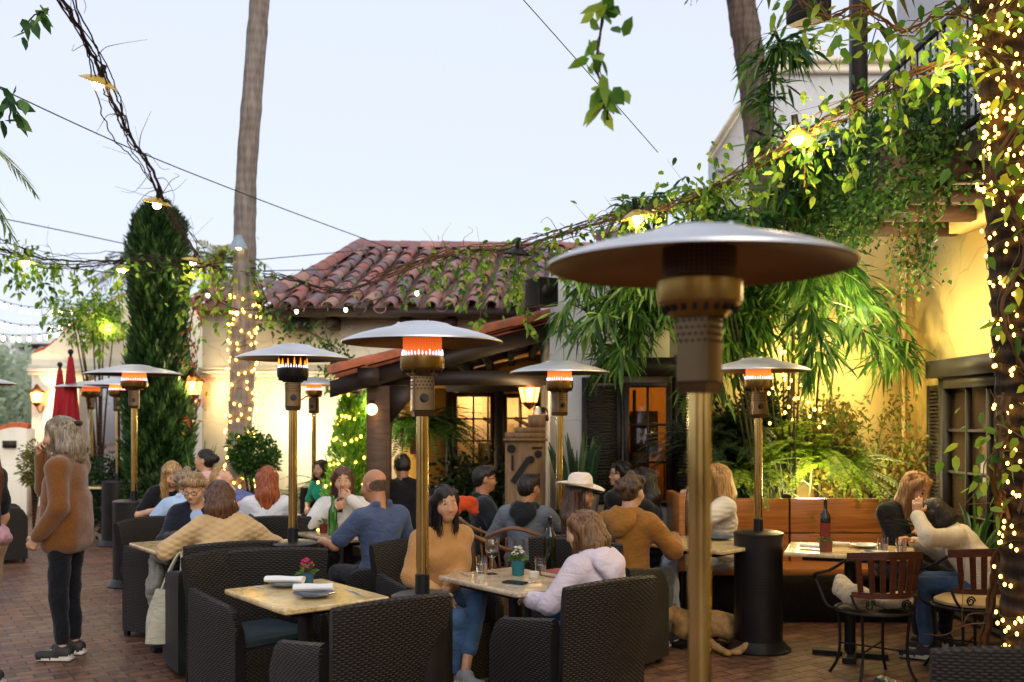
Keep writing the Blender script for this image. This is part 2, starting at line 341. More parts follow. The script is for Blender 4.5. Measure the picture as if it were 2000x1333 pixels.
def add_hand(mb, E, Wr, fw, pal, side, curl, s, mats):
    H = SDF(); d = nrm(fw); nn = nrm(pal-d*(np.asarray(pal)@d)); x = np.cross(d, nn)*side       # x points to the thumb side
    H.cone(E+(Wr-E)*.55, Wr, .034*s, .026*s, .02)
    ln = [.040, .046, .043, .033]
    for i in range(4):
        o = (.027-.018*i)*s; K = Wr+d*(.083-.005*abs(i-1))*s+x*o; H.cone(Wr+x*o*.6+d*.01*s, K, .0145*s, .0115*s, .016)
        a1 = rad(curl*(.8+.1*i)); a2 = a1+rad(curl*1.2); d1 = d*math.cos(a1)+nn*math.sin(a1)+x*(.06-.05*i); d2 = d*math.cos(a2)+nn*math.sin(a2)
        m = K+d1*ln[i]*s; H.cone(K, m, .0098*s, .0088*s, .006); H.cone(m, m+d2*ln[i]*.85*s, .0088*s, .0074*s, .006)
    t0 = Wr+d*.025*s+x*.022*s; t1 = t0+(d*.55+x*.75+nn*.35)*.042*s; t2 = t1+(d*.85+x*.15+nn*.45)*.034*s
    H.cone(t0, t1, .0145*s, .0105*s, .014); H.cone(t1, t2, .0105*s, .0085*s, .006)
    H.into(mb, .0055*s, mats=mats)

PSN = []
def person(label, x, y, yaw, s=.95, male=False, stand=False, seat=.46, lean=5, side=0, twist=0, head=(0,0,0), L=None, R=None, hL=None, hR=None, curl=28,
           skin='c99a78', top=None, topname='sweater', sleeve='long', neck='crew', long=0, bulk=0, fold=.004, pants=None, shoes=None, knees=None, ankles=None, cuff=.05,
           hair='long', hm=('2a1a12','4a3020'), hlen=.25, hat=None, glasses=False, palm=None, hoodc=None, group=None, under=None, face=True):
    u_ = lambda a: np.asarray(a, float)
    P = V(0, 0, .90*s if stand else seat+.085*s); Rt = rotz(rad(twist))@roty(rad(side))@rotx(-rad(lean)); up = Rt[:,2]
    fr = lambda a: P+Rt@(u_(a)*s)                                # torso frame
    nb = fr((0, -.005, .50)); Rh = Rt@rotx(rad(lean)*.8)@rotz(rad(head[0]))@rotx(rad(head[1]))@roty(rad(head[2])); hc = nb+Rh@(V(0,.028,.158)*s)
    hf = lambda a: hc+Rh@(u_(a)*s)
    w = 1.07 if male else 1.0; sx = .164*w
    body = MB(); mats = [skinmat(skin), mat('lip', 'a2604f', .5), mat('eye', '20140e', .2), mat('brow', hm[0] if hair != 'bald' else '3a2c22', .7), mat('eyewhite', 'a89a8c', .3), mat('cropped_hair', '54402f', .8, var=.4, vs=60, bump=.5, bs=160)]
    B = SDF(); B.ell(fr((0,0,.03)), V(.145*w,.095,.11)*s, Rt); B.ell(fr((0,0,.16)), V(.12*w,.085,.13)*s, Rt); B.ell(fr((0,0,.32)), V(.145*w,.095,.14)*s, Rt, .04)
    B.cone(fr((-sx*.8,-.01,.43)), fr((sx*.8,-.01,.43)), .048*s, k=.04); B.cone(fr((0,-.012,.40)), hf((0,-.02,-.05)), .056*w*s, .05*w*s, .03)
    arms = {}
    for sd, tg, hh in ((-1, L, hL), (1, R, hR)):
        S = fr((sx*sd, -.01, .422)); tg = u_(tg) if tg is not None else (V(sd*.22*s, .05, .46*stand*2*s) if stand else V(sd*.10, .30*s, seat+.17))
        E, Wr = ik(S, tg, .275*s, .25*s, hh if hh is not None else (sd*.7, -.35, -.75)); arms[sd] = (S, E, Wr)
        B.cone(S, E, .044*w*s, .036*s, .03); B.cone(E, Wr, .036*s, .026*s, .02)
    kn = knees or ((V(-.11,.43,seat+.055) , V(.11,.43,seat+.055)) if not stand else (V(-.09,.02,.47*s), V(.09,.02,.47*s)))
    an = ankles or ((V(-.11,.40,.09), V(.11,.40,.09)) if not stand else (V(-.09,-.01,.09), V(.09,-.01,.09)))
    legs = []
    for sd, k_, a_ in ((-1, kn[0], an[0]), (1, kn[1], an[1])):
        hp = fr((.088*sd, 0, -.01)); k_ = u_(k_); a_ = u_(a_); legs.append((hp, k_, a_))
        B.cone(hp, k_, .058*s, .038*s, .01); B.cone(k_, k_+(a_-k_)*.4, .036*s, .038*s, .008); B.cone(k_+(a_-k_)*.4, a_, .038*s, .03*s, .01)
    B.into(body, .015*s)
    Hd = SDF(); Hd.ell(hf((0,-.012,.03)), V(.074,.094,.088)*s, Rh); Hd.ell(hf((0,.018,-.025)), V(.064,.074,.09)*s, Rh, .03); Hd.ell(hf((0,.05,-.085)), V(.036,.038,.032)*s, Rh, .035)
    Hd.cone(hf((0,-.025,-.04)), nb-up*.03, .052*w*s, .057*w*s, .03)
    if face:
        for e in (-1, 1):
            Hd.ell(hf((.034*e,.088,.0)), V(.017,.014,.010)*s, Rh, .012, op='s'); Hd.ell(hf((.033*e,.071,.0)), V(.0165,.0145,.0085)*s, Rh, .004, 0)
            Hd.ell(hf((.033*e,.084,-.001)), V(.0125,.02,.0062)*s, Rh, .004, 4, op='p'); Hd.ell(hf((.033*e,.084,.0)), V(.0082,.02,.0075)*s, Rh, .004, 2, op='p'); Hd.ell(hf((.034*e,.086,.022)), V(.019,.03,.0036)*s, Rh@roty(-.08*e), op='p', l=3)
            Hd.ell(hf((.04*e,.058,-.035)), V(.026,.028,.026)*s, Rh, .03); Hd.ell(hf((.074*e,-.012,-.01)), V(.011,.022,.032)*s, Rh, .008)
        Hd.cone(hf((0,.084,.005)), hf((0,.101,-.034)), .008*s, .011*s, .014); Hd.cone(hf((-.010,.092,-.038)), hf((.010,.092,-.038)), .008*s, k=.01)
        Hd.cone(hf((-.015,.080,-.066)), hf((.015,.080,-.066)), .006*s, .006*s, .008); Hd.ell(hf((0,.083,-.069)), V(.012,.008,.0075)*s, Rh, .008); Hd.ell(hf((0,.088,-.067)), V(.0195,.02,.0068)*s, Rh, op='p', l=1)
    if hair == 'bald': Hd.ell(hf((0,-.06,-.008)), V(.10,.075,.05)*s, Rh, op='p', l=5)
    Hd.into(body, .0058*s)
    for sd in (-1, 1):
        S, E, Wr = arms[sd]; pn = (palm or {}).get(sd, V(-sd*.5, .2, -.8)); fw = (Wr-E) if not palm or ('f%d' % sd) not in palm else u_(palm['f%d' % sd])
        add_hand(body, E, Wr, fw, u_(pn), sd, curl, s, None)
    root = body.build('person', mats, loc=(x, y, 0), rz=yaw); tag(root, label, 'person', group); PSN.append(root)
    # upper garment
    G = SDF(); b = bulk*s; tm = [top or cloth('8a8a8a')]
    G.ell(fr((0,.0,.035)), V(.166*w,.122,.10)*s+b, Rt, .05); G.ell(fr((0,.0,.16)), V(.138*w,.104,.14)*s+b, Rt, .05); G.ell(fr((0,0,.32)), V(.158*w,.112,.15)*s+b, Rt, .05)
    G.cone(fr((-sx*.82,-.01,.41)), fr((sx*.82,-.01,.41)), .064*s+b*.6, k=.05)
    for e in (-1, 1): G.cone(fr((e*.045,-.015,.475)), fr((e*sx*.85,-.012,.425)), .05*s+b*.4, .05*s+b*.5, k=.04)
    if not male:
        for e in (-1, 1): G.ell(fr((.07*e,.075,.295)), V(.058,.048,.065)*s, Rt, .06)
    if long: G.box(fr((0,.005,.10-long*.5)), V(.165*w,.115,.16+long*.5)*s+b, .085*s, Rt, .05)
    for sd in (-1, 1):
        S, E, Wr = arms[sd]; t = .93 if sleeve == 'long' else 0
        if sleeve == 'short': G.cone(S, S+(E-S)*.75, .062*s+b, .058*s+b, .035)
        else:
            G.cone(S, E, .058*w*s+b, .049*s+b*.9, .035); G.cone(E, E+(Wr-E)*.86, .049*s+b*.9, .039*s+b*.8, .025); G.cone(E+(Wr-E)*.84, E+(Wr-E)*.97, .036*s+b*.6, k=.01)
    if neck == 'turtle': G.cone(nb-up*.01, nb+up*.055*s+Rh[:,1]*.008, .071*s, .064*s, .02); G.cone(nb+up*.05*s, nb+up*.06*s, .066*s, k=.01)
    elif neck == 'hood':
        Hh = SDF(); qs = np.radians(np.linspace(-150, 150, 15)); Hh.chain([fr((.098*math.sin(q), -.02-.085*math.cos(q)+.02*math.cos(q/2), .50-.035*(1-math.cos(q)))) for q in qs], .034*s+b*.4, .03)
        Hh.ell(fr((0,-.135,.44)), V(.115,.05,.085)*s+b*.4, Rt@rotx(-.35), .04).ell(fr((0,-.155,.375)), V(.06,.035,.07)*s+b*.3, Rt@rotx(-.2), .04); Hh.ell(fr((0,-.06,.545)), V(.075,.07,.06)*s, Rt, op='s')
        m = MB(); Hh.into(m, .011*s, .004); hoodm = m
    elif neck == 'collar': G.cone(fr((-.062,-.05,.51)), fr((-.06,.07,.47)), .022*s, k=.02); G.cone(fr((.062,-.05,.51)), fr((.06,.07,.47)), .022*s, k=.02); G.cone(fr((-.06,-.055,.52)), fr((.06,-.055,.52)), .024*s, k=.02)
    elif neck == 'v': G.ell(fr((0,.15,.43)), V(.055,.10,.13)*s, Rt, op='s')
    if neck != 'turtle': G.cone(nb-up*.02*s, nb+up*.2, (.062 if neck != 'v' else .07)*s, k=.01, op='s')
    if neck == 'hood': hoodm.build('hood', hoodc or tm, root)
    g = MB(); G.into(g, .012*s, fold); g.build(topname, tm, root)
    if under is not None:
        U = SDF(); U.ell(fr((0,.02,.33)), V(.14*w,.105,.14)*s, Rt); U.ell(fr((0,.02,.15)), V(.13,.10,.12)*s, Rt); m = MB(); U.into(m, .016*s); m.build('shirt', under, root)
    # trousers and shoes
    Tm = MB(); Tr = SDF(); Tr.ell(P+V(0,-.01,.0), V(.165*w,.125,.10)*s, None, .04)
    for hp, k_, a_ in legs:
        e = a_+(k_-a_)*cuff/.4; Tr.cone(hp, k_, .088*s, .064*s, .04); Tr.cone(k_, e, .064*s, .05*s, .02)
        Tr.cut(a_-k_, e) if False else None
    Tr.into(Tm, .014*s, .004); Tm.build('trousers', pants or cloth('22242c'), root)
    for i, (hp, k_, a_) in enumerate(legs):
        sh = MB(); Q = SDF(); fd = V(0,1,0) if abs((a_-k_)[1]) < .2 or True else 0; toe = a_+V(.02*(1 if i else -1),.15,-.05); bz = a_[2]-.085
        Q.cone(a_+V(0,-.03,-.03), a_+V(0,.02,-.02), .042*s, .044*s, .02); Q.cone(a_+V(0,-.03,-.055), toe, .036*s, .034*s, .02); Q.cut((0,0,-1), (0,0,bz)); Q.box(a_+V(0,.05,-.074), (.046,.125,.014), .012, None, .006, 1)
        Q.into(sh, .011); sh.build('shoe', shoes or [mat('shoe', '2c2a2c', .6), mat('sole', 'b8b2a6', .7)], root)
    # hair
    if hair and hair != 'bald':
        Hr = SDF(); hm_ = hairmat(*hm); dn = lambda p, d, o=(0,0,0): hf(p)+V(0,0,-d*s)+Rt@(u_(o)*s)

        if hair != 'bald':
            k = 0 if hair != 'short' else .004
            Hr.ell(hf((0,-.018,.038)), V(.081,.102,.087)*s, Rh); Hr.ell(hf((0,-.05,-.01)), V(.076,.066,.08)*s, Rh, .03)
            if hair in ('short', 'curly'): Hr.ell(hf((0,.055,.085)), V(.065,.045,.035)*s, Rh, .03)
            if hair in ('curly',):
                for a in rdir(26): Hr.ell(hf((.09*a[0], -.02+.1*a[1], .045+.085*abs(a[2])-.03*(a[1] < 0))), .03*s, None, .012)
            Hr.ell(hf((0,.125,-.02)), V(.068,.085,.088)*s, Rh, op='s')
            if hair in ('long', 'half', 'braid', 'bob'):
                ln = {'bob': .13, 'braid': .12}.get(hair, hlen)
                for e in (-1, 1):
                    Hr.chain([hf((.06*e,.035,.08)), hf((.08*e,-.0,.02)), dn((.084*e,-.025,-.04), ln*.5, (0,-.005,0)), dn((.078*e,-.03,-.04), ln, (0,0,0))], [.018*s,.02*s,.024*s,.014*s], .03)
                Hr.chain([hf((0,-.08,.02)), dn((0,-.085,-.05), ln*.4, (0,-.02,0)), dn((0,-.075,-.05), ln, (0,-.05,0))], [.064*s,.064*s,.04*s], .04)
                for e in (-1, 1): Hr.chain([hf((.05*e,-.06,.0)), dn((.06*e,-.07,-.05), ln*.5, (0,-.02,0)), dn((.05*e,-.06,-.05), ln*.93, (0,-.05,0))], [.05*s,.05*s,.03*s], .03)
            if hair == 'bun': Hr.ell(hf((0,-.125,.02)), V(.05,.045,.05)*s, Rh, .02)
            if hair == 'braid':
                p0 = dn((-.06,-.06,-.06), .02); path = [p0, p0+V(-.03,.02,-.06), p0+V(-.045,.06,-.13), p0+V(-.04,.09,-.22)]; sp = spline(path, 9)
                for i, q in enumerate(sp): Hr.ell(q+V(.008*(-1)**i,0,0), V(.026,.026,.02)*s*(1-.04*i), None, .008)
        m = MB()
        if hair in ('long', 'half', 'bob', 'braid'):
            for k in range(330):
                q = rad(rng.uniform(-148, 148)); g_ = rng.uniform(.96, 1.1); sx_, cx_ = math.sin(q), math.cos(q); L_ = {'bob': .13, 'braid': .12}.get(hair, hlen)*rng.uniform(.75, 1.12); j = rng.normal(0, .006, 3)
                m.tube(spline([hf((.03*sx_, -.018-.03*cx_, .122)), hf((.075*sx_*g_, -.018-.09*cx_*g_, .075)), hf((.083*sx_*g_, -.022-.10*cx_*g_, .01))+j*.5, dn((.088*sx_*g_, -.03-.105*cx_*g_, -.05), L_*.5)+j, dn((.08*sx_*g_, -.03-.10*cx_*g_, -.05), L_)+j*2], 9), [.0012,.0018,.002,.002,.002,.0018,.0016,.0012,.0006], 3)
        Hr.into(m, .0075*s, .0032*s, (170, 150, 9)); m.build('hair', hm_, root)
        if hair == 'half':
            c = MB(); c.box(hf((0,-.135,.05)), (.07*s,.03,.03), R=Rh); c.ball(hf((.02,-.145,.05)), .02*s); c.ball(hf((-.02,-.145,.05)), .02*s); c.build('hair_clip', mat('clip', '16100e', .3), root)
    if glasses:
        gm = MB()
        for e in (-1, 1):
            a = np.linspace(0, 2*PI, 17); gm.tube([hf((.034*e+.025*math.cos(t), .098, .0+.019*math.sin(t))) for t in a], .0022*s, 5); gm.tube([hf((.058*e,.096,.006)), hf((.078*e,.0,.008))], .0022*s, 5)
        gm.tube([hf((-.01,.1,.004)), hf((.01,.1,.004))], .0022*s, 5); gm.build('glasses', mat('frame', '1c1410', .3), root)
    if hat:
        hb = MB(); n = 28; pr = [(.182,.0),(.185,.006),(.12,.004),(.096,.012),(.094,.05),(.088,.10),(.07,.122),(.03,.112),(.001,.108)]
        hb.lathe([(r, z) for r, z in pr], n); v = hb.v[0]; v[:,2] += np.where(np.hypot(v[:,0], v[:,1]) > .11, .16*np.abs(v[:,0])**1.4*2-.02*v[:,1]/.16, 0); v[:,1] *= 1.12; v[:,2] -= np.where((v[:,2] > .08), .018*np.exp(-(v[:,0]/.03)**2), 0)
        hb.v[0] = (v*s)@Rh.T+hf((0,-.012,.05)); hb.build('hat', hat, root)
        rb = MB(); rb.lathe([(.0975,.012),(.0965,.036)], n); v = rb.v[0]; v[:,1] *= 1.12; rb.v[0] = (v*s)@Rh.T+hf((0,-.012,.05)); rb.build('hat_band', mat('band', 'b8a78c', .8), root)
    return root, dict(hf=hf, fr=fr, arms=arms, Rh=Rh)
# ---------- materials shared by the props
def steelmat(name, hexc, rough=.3, var=.25, tint=None):
    n = NT(name); co = n.co('Object', (1,1,.06)); f = n.noise(co, 90, 3); g = n.noise(n.co('Object'), 3.5, 5, .65); c = srgb(hexc)
    col = n.ramp(g, [(.3, sc(c, 1-var)), (.7, c)])
    if tint: col = n.mix(n.ramp(n.noise(n.co('Object'), 2.3, 4), [(.45, (0,0,0)), (.7, (.6,.6,.6))]), col, srgb(tint))
    n.bump(f, .12, .002); r = n.math('MULTIPLY_ADD', g, .25); n.t.nodes[r.node.name].inputs[2].default_value = rough-.1
    return n.set(col=col, metal=1, rough=r)
M_hood = steelmat('hood_metal', 'e4e3e2', .40, .12, 'c4b8a8'); M_pole = steelmat('pole_metal', 'dcc07a', .11, .15, '94783c'); M_gold = steelmat('burner_metal', 'a88a4c', .3, .3)
M_dark = mat('drum_black', '211d1b', .38, .3, var=.35, vs=6, bump=.15, bs=30); M_blk = mat('black', '0f0e0e', .4); M_hole = mat('hole', '060505', .8); M_box = steelmat('box_metal', '6f5c44', .3, .25)
def grillemat(lit):
    n = NT('burner_screen'); sp = n.N('ShaderNodeSeparateXYZ'); n.L(n.co('Object'), sp.inputs[0]); an = n.math('ARCTAN2', sp.outputs[1], sp.outputs[0])
    a = n.math('FRACT', n.math('MULTIPLY', an, 46/(2*PI))); z = n.math('FRACT', n.math('MULTIPLY', sp.outputs[2], 90)); g = n.math('MULTIPLY', n.math('GREATER_THAN', a, .35), n.math('GREATER_THAN', z, .3))
    n.set(col=n.mix(g, srgb('6b5138'), (.02,.014,.01)), metal=.6, rough=.5)
    if lit:                                                       # red-hot mesh above the flame
        h = n.math('MULTIPLY', n.math('SUBTRACT', sp.outputs[2], lit[0]), 1/lit[1]); c = n.ramp(h, [(0, (1,.2,.03)), (.55, (1,.11,.015)), (1, (.3,.03,.005))]); n.set(em=c, es=n.math('MULTIPLY', n.math('SUBTRACT', 1.15, h, True), lit[2]))
    return n.m
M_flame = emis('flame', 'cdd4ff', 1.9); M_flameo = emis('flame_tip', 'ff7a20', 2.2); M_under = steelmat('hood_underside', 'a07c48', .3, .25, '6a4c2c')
HEATERS = 'patio heaters standing among the tables'
def heater(label, x, y, top=2.12, R=.37, glow=0, flame=True, tank=.85, drumr=.165, bw=.085, boxrot=.5, dark=False, zo=.415):
    t = thing('patio_heater', label, 'heater', (x, y, 0), 0, HEATERS); zr = top-.095
    b = MB(); b.lathe([(drumr+.055,.0),(drumr+.058,.012),(drumr+.035,.03),(drumr+.012,.06),(drumr,.075)], 32); b.build('base', M_dark, t)
    b = MB(); b.lathe([(drumr,.075),(drumr,tank-.03),(drumr+.004,tank-.028),(drumr+.004,tank-.012),(drumr-.02,tank-.002),(.03,tank)], 32)
    for k in range(6):
        for j in range(7): a = -PI/2-.35+.1*j; b.box(((drumr+.001)*math.cos(a), (drumr+.001)*math.sin(a), .42+.022*k), (.003,.01,.006), a, 1)
    b.build('tank_housing', [M_dark, M_hole], t)
    b = MB(); b.lathe([(.034,tank),(.034,tank+.085),(.029,tank+.09)], 16); b.build('collar', M_blk, t)
    zb = top-zo; b = MB(); b.lathe([(.0285,tank+.05),(.0285,zb)], 20); b.build('pole', M_pole, t)
    # control box with knob and vent holes
    zc = zb+.0; bh = .165; o = bw; bb = MB(); bb.rbox((0,0,zc+bh/2), (o*1.15,o*1.15,bh), .008, boxrot); bb.box((0,0,zc-.012), (o*1.0,o*1.0,.026), boxrot, 0, taper=1.15); ca, sa = math.cos(boxrot), math.sin(boxrot)
    for q in range(4):
        fa = boxrot+q*PI/2; n_ = V(math.cos(fa), math.sin(fa), 0); tx = V(-n_[1], n_[0], 0)
        for r in range(4):
            for k in range(-2, 3):
                bb.box(n_*(o*.575+.0005)+tx*(k*.0165+(.004 if r%2 else -.004))+V(0,0,zc+bh*.92-r*.0165), (.002,.0075,.006), fa, 1)
    cb = bb.build('control_box', [M_box, M_hole], t)
    fa = boxrot-PI/2 if abs(math.sin(boxrot-PI/2)) > .6 else boxrot-PI; n_ = V(math.cos(fa), math.sin(fa), 0); kb = MB(); c0 = n_*o*.57+V(0,0,zc+bh*.36); kb.tube([c0, c0+n_*.006], .021, 14); kb.tube([c0, c0+n_*.022], .014, 12); kb.build('knob', M_blk, cb)
    zt = zc+bh; sr = .088*R/.37; b = MB(); b.lathe([(sr*.72,zt-.005),(sr*.8,zt+.004),(sr*1.12,zt+.028),(sr*1.16,zt+.035),(sr*1.16,zt+.085),(sr*1.08,zt+.09),(sr*.95,zt+.088)], 32)
    for k in range(20): a = k*2*PI/20; b.box((sr*.99*math.cos(a), sr*.99*math.sin(a), zt+.0175), (.012,.009,.02), a, 1, R=None)
    b.build('burner_head', [M_gold if not dark else M_dark, M_hole], t)
    zs = zr+.012; b = MB(); b.lathe([(sr*1.02,zt+.086),(sr*1.02,zs+.03)], 40); b.build('burner_screen', grillemat((zt+.1, .14, glow) if glow else None), t)
    if flame:
        b = MB()
        for k in range(34):
            a = k*2*PI/34; h = .014+.012*random.random(); b.lathe([(.0028,0),(.0034,.006),(.0006,h)], 5, (sr*1.06*math.cos(a), sr*1.06*math.sin(a), zt+.092), 0)
        for k in range(14):
            a = k*2*PI/14+.1
            if flame == 2: h = .03+.03*random.random(); b.lathe([(.004,0),(.006,.014),(.0008,h)], 5, (sr*1.05*math.cos(a), sr*1.05*math.sin(a), zt+.1), 1)
        b.build('flame', [M_flame, M_flameo], t)
    # hood: shallow dome with raised crown and rolled rim
    pr = [(.0,top),(.10*R,top-.001),(.22*R,top-.005),(.32*R,top-.013),(.38*R,top-.024),(.41*R,top-.028),(.6*R,top-.043),(.8*R,top-.064),(.92*R,top-.080),(R,top-.094),(1.004*R,top-.100),(.995*R,top-.103),(.97*R,top-.096),(.8*R,top-.070),(.6*R,top-.049),(.41*R,top-.034),(.2*R,top-.014),(0,top-.01)]
    b = MB(); b.lathe(pr[:11], 64); b.lathe(pr[10:], 64, mat=1)
    for k in range(4): a = k*PI/2+.4; b.ball((.3*R*math.cos(a), .3*R*math.sin(a), top-.012), (.009,.009,.006), 8)
    ho = b.build('hood', [M_hood, M_under], t); ho.rotation_euler = (0, 0, rng.uniform(0, 6)); 
    return t

# ---------- wicker armchair (faces +Y): woven shell of back and two arms, apron, cushion, feet
M_wick = wickermat('wicker', '2e2620', '43382d'); M_cush = mat('cushion', '2b3a40', .85, var=.2, bump=.3, bs=90)
def panel(path, ztop, th, zb=.07, lean=None, m=10):           # upright woven panel along a plan path, rounded top
    P = np.asarray(path, float); n = len(P); T = nrm(np.gradient(P, axis=0)); Nn = np.stack([-T[:,1], T[:,0]], 1); L = np.concatenate([[0], np.cumsum(np.linalg.norm(np.diff(P, axis=0), axis=1))])
    prof = [(-.5,0)]+[(-.5,q) for q in np.linspace(.12, .93, m)]+[(-.36,.985),(0,1.0),(.36,.985)]+[(.5,q) for q in np.linspace(.93, .12, m)]+[(.5,0)]
    G = np.zeros((n, len(prof), 3)); U = np.zeros((n, len(prof), 2)); ln = np.zeros((n,2)) if lean is None else np.asarray(lean, float)
    for j, (o, z) in enumerate(prof):
        zz = zb+(ztop-zb)*z; k = np.clip((zz-.4)/.5, 0, 1)[:,None]; t_ = th if np.ndim(th) == 0 else th
        G[:,j,:2] = P+Nn*(o*t_)+ln*k; G[:,j,2] = zz; U[:,j,0] = L; U[:,j,1] = zz if j <= m+2 else 3-zz
    return G, U
CHAIRS = 'dark wicker armchairs at the tables'
def wicker_chair():
    t = thing('wicker_chair', 'x', 'chair', (0,0,0), 0, CHAIRS); w, d = .265, .25
    x = np.linspace(-w, w, 15); P = np.stack([x, -d-.035*(1-(x/w)**2)], 1); zt = .862+.018*(1-(x/w)**2)
    ln = np.stack([.035*(x/w), np.full(15, -.075)], 1); G, U = panel(P, zt, .05, .05, ln, 12); b = MB(); b.grid(G, uv=U.reshape(-1,2))
    for e in (0, -1): b.f.append((np.array([np.arange(G.shape[1]) if e else np.arange(G.shape[1])[::-1]])+(0 if e == 0 else (G.shape[0]-1)*G.shape[1]), 0))
    b.build('backrest', M_wick, t)
    for e in (-1, 1):
        y = np.linspace(-d+.02, .27, 12); P = np.stack([np.full(12, e*(w+.012))+e*.012*np.sin((y+d)/.5*PI), y], 1)[::e]; k = (y+d)/.52
        zt = (.70-.07*k-.10*np.clip((k-.82)/.18, 0, 1)**2)[::e]; G, U = panel(P, zt, .062, .05, None, 10); b = MB(); b.grid(G, uv=U.reshape(-1,2)); nn = G.shape[1]
        b.f.append((np.array([np.arange(nn)[::-1]]), 0)); b.f.append((np.array([np.arange(nn)+(G.shape[0]-1)*nn]), 0)); b.build('arm', M_wick, t)
    b = MB(); x = np.linspace(-w+.0, w-.0, 9); G, U = panel(np.stack([x, np.full(9, .225)], 1), np.full(9, .40), .03, .06, None, 6); b.grid(G, uv=U.reshape(-1,2)); b.bx(-w+.02, w-.02, -d+.01, .21, .34, .385); b.build('seat', M_wick, t)
    b = MB(); b.rbox((0,-.005,.42), (.46,.44,.07), .04, seg=4); b.build('seat_cushion', M_cush, t)
    for sx in (-1, 1):
        for yy in (-d-.0, .235): b = MB(); b.box((sx*(w-.02), yy, .03), (.035,.035,.06)); b.build('leg', M_blk, t)
    return t
_wc = None
def chair(label, x, y, yaw):
    global _wc
    if _wc is None: _wc = wicker_chair(); _wc.location = (x, y, 0); _wc.rotation_euler.z = rad(yaw); return tag(_wc, label)
    return dup(_wc, (x, y, 0), rad(yaw), label)
# ---------- iron and slat armchair
M_iron = mat('wrought_iron', '1d1714', .5, .4, var=.3); M_slat = woodmat('dark_slat_wood', '2a120a', '4a2213', '6a3520', (4,4,20), .35); M_tan = mat('tan_cushion', 'b09468', .9, bump=.3)
def slat_chair(label, x, y, yaw, cushion):
    t = thing('slat_chair', label, 'chair', (x, y, 0), rad(yaw), 'iron armchairs with wooden slat backs'); w = .23
    b = MB(); a = np.linspace(0, 2*PI, 25)[:-1]; b.tube([(w*math.cos(q), w*math.sin(q), .44) for q in np.append(a, 0)], .011, 6); b.lathe([(0,.442),(w*.95,.442),(w*.95,.432),(0,.432)], 24); b.build('seat', M_iron, t)
    if cushion: b = MB(); b.lathe([(0,.50),(.17,.497),(.215,.475),(.215,.458),(.19,.446),(0,.446)], 24); b.build('seat_cushion', M_tan, t)
    for q, s_ in ((.8,1),(PI-.8,1),(PI+.8,1),(-.8,1)):
        c, s = math.cos(q), math.sin(q); b = MB(); b.tube(spline([(w*c,w*s,.44),(w*c*.92,w*s*.92,.25),(w*c*.98,w*s*.98,.1),(w*c*1.22,w*s*1.22,.0)], 9), .0095, 6); b.build('leg', M_iron, t)
    br = MB(); xx = np.linspace(-.25,.25,9); yb = lambda x: -.235+.10*(x/.25)**2
    for z, hh in ((.80,.05),(.565,.035)):
        G = np.array([[(x*(1 if z > .7 else .86), yb(x)-.03*(z-.5)-oy, z+dz+.015*(1-(x/.25)**2)*(z > .7)) for oy, dz in ((0,-hh/2),(.014,-hh/2),(.014,hh/2),(0,hh/2))] for x in xx]); br.grid(G, closed=True)
    br.build('back_rail', M_slat, t)
    for x in np.linspace(-.2,.2,7):
        b = MB(); b.poly([(x*.86-.016, yb(x)-.01, .57),(x*.86+.016, yb(x)-.01, .57),(x+.019, yb(x)-.025, .79),(x-.019, yb(x)-.025, .79)], (0,.012,0)); b.build('back_slat', M_slat, t)
    for e in (-1, 1):
        b = MB(); b.tube(spline([(e*.25,-.14,.78),(e*.30,-.02,.70),(e*.315,.14,.655),(e*.29,.22,.62),(e*.27,.2,.56),(e*.25,.12,.45),(e*.21,.06,.44)], 18), .0105, 6)
        b.tube(spline([(e*.215,-.13,.56),(e*.2,-.15,.5),(e*.16,-.16,.44)], 6), .009, 5)
        c_ = V(e*.12,-.19,.50); b.tube([c_+V(.032*math.cos(q)*(1-q/14), 0, .032*math.sin(q)*(1-q/14)) for q in np.linspace(0, 10, 22)], .0055, 5); b.build('arm', M_iron, t)
    b = MB(); 
    for q in (.8, PI-.8): c, s = math.cos(q)*w*.93, math.sin(q)*w*.93; b.tube([(c,s,.2),(-c,-s,.2)], .006, 5)
    b.build('brace', M_iron, t); return t
# ---------- tables
def granitemat(name, a, b, c):
    n = NT(name); co = n.co('Object'); v = n.N('ShaderNodeTexVoronoi'); v.inputs['Scale'].default_value = 75; n.L(co, v.inputs[0]); f = n.noise(co, 9, 6, .7); f2 = n.noise(co, 60, 4, .7)
    col = n.ramp(f, [(.32, srgb(a)), (.5, srgb(b)), (.68, srgb(c))]); col = n.mix(n.ramp(f2, [(.58, (0,0,0)), (.7, (.8,.8,.8))]), col, srgb('4a3424')); sp = n.N('ShaderNodeSeparateColor'); n.L(v.outputs['Color'], sp.inputs[0])
    col = n.mix(n.math('MULTIPLY', sp.outputs[0], .35), col, srgb('f0dcae')); return n.set(col=col, rough=.16, spec=.55)
M_gran = granitemat('granite', '9c7a44', 'd4b474', 'ead09a'); M_granp = granitemat('pale_granite', '8a745c', 'b8a284', 'cdb99a')
def table(label, x, y, ang, sx, sy, m=None, z=.745, group='stone topped tables', name='table'):
    t = thing(name, label, 'table', (x, y, 0), rad(ang), group); b = MB(); b.rbox((0,0,z-.014), (sx,sy,.028), .012, seg=3); b.build('tabletop', m or M_gran, t)
    b = MB(); b.box((0,0,z-.045), (sx*.72,sy*.72,.034)); b.build('subframe', M_iron, t)
    b = MB(); b.tube([(0,0,.03),(0,0,z-.05)], .038, 12); b.build('pedestal', M_iron, t)
    b = MB(); b.box((0,0,.02), (.5,.09,.03)); b.box((0,0,.0225), (.09,.5,.03)); b.build('foot', M_iron, t); return t
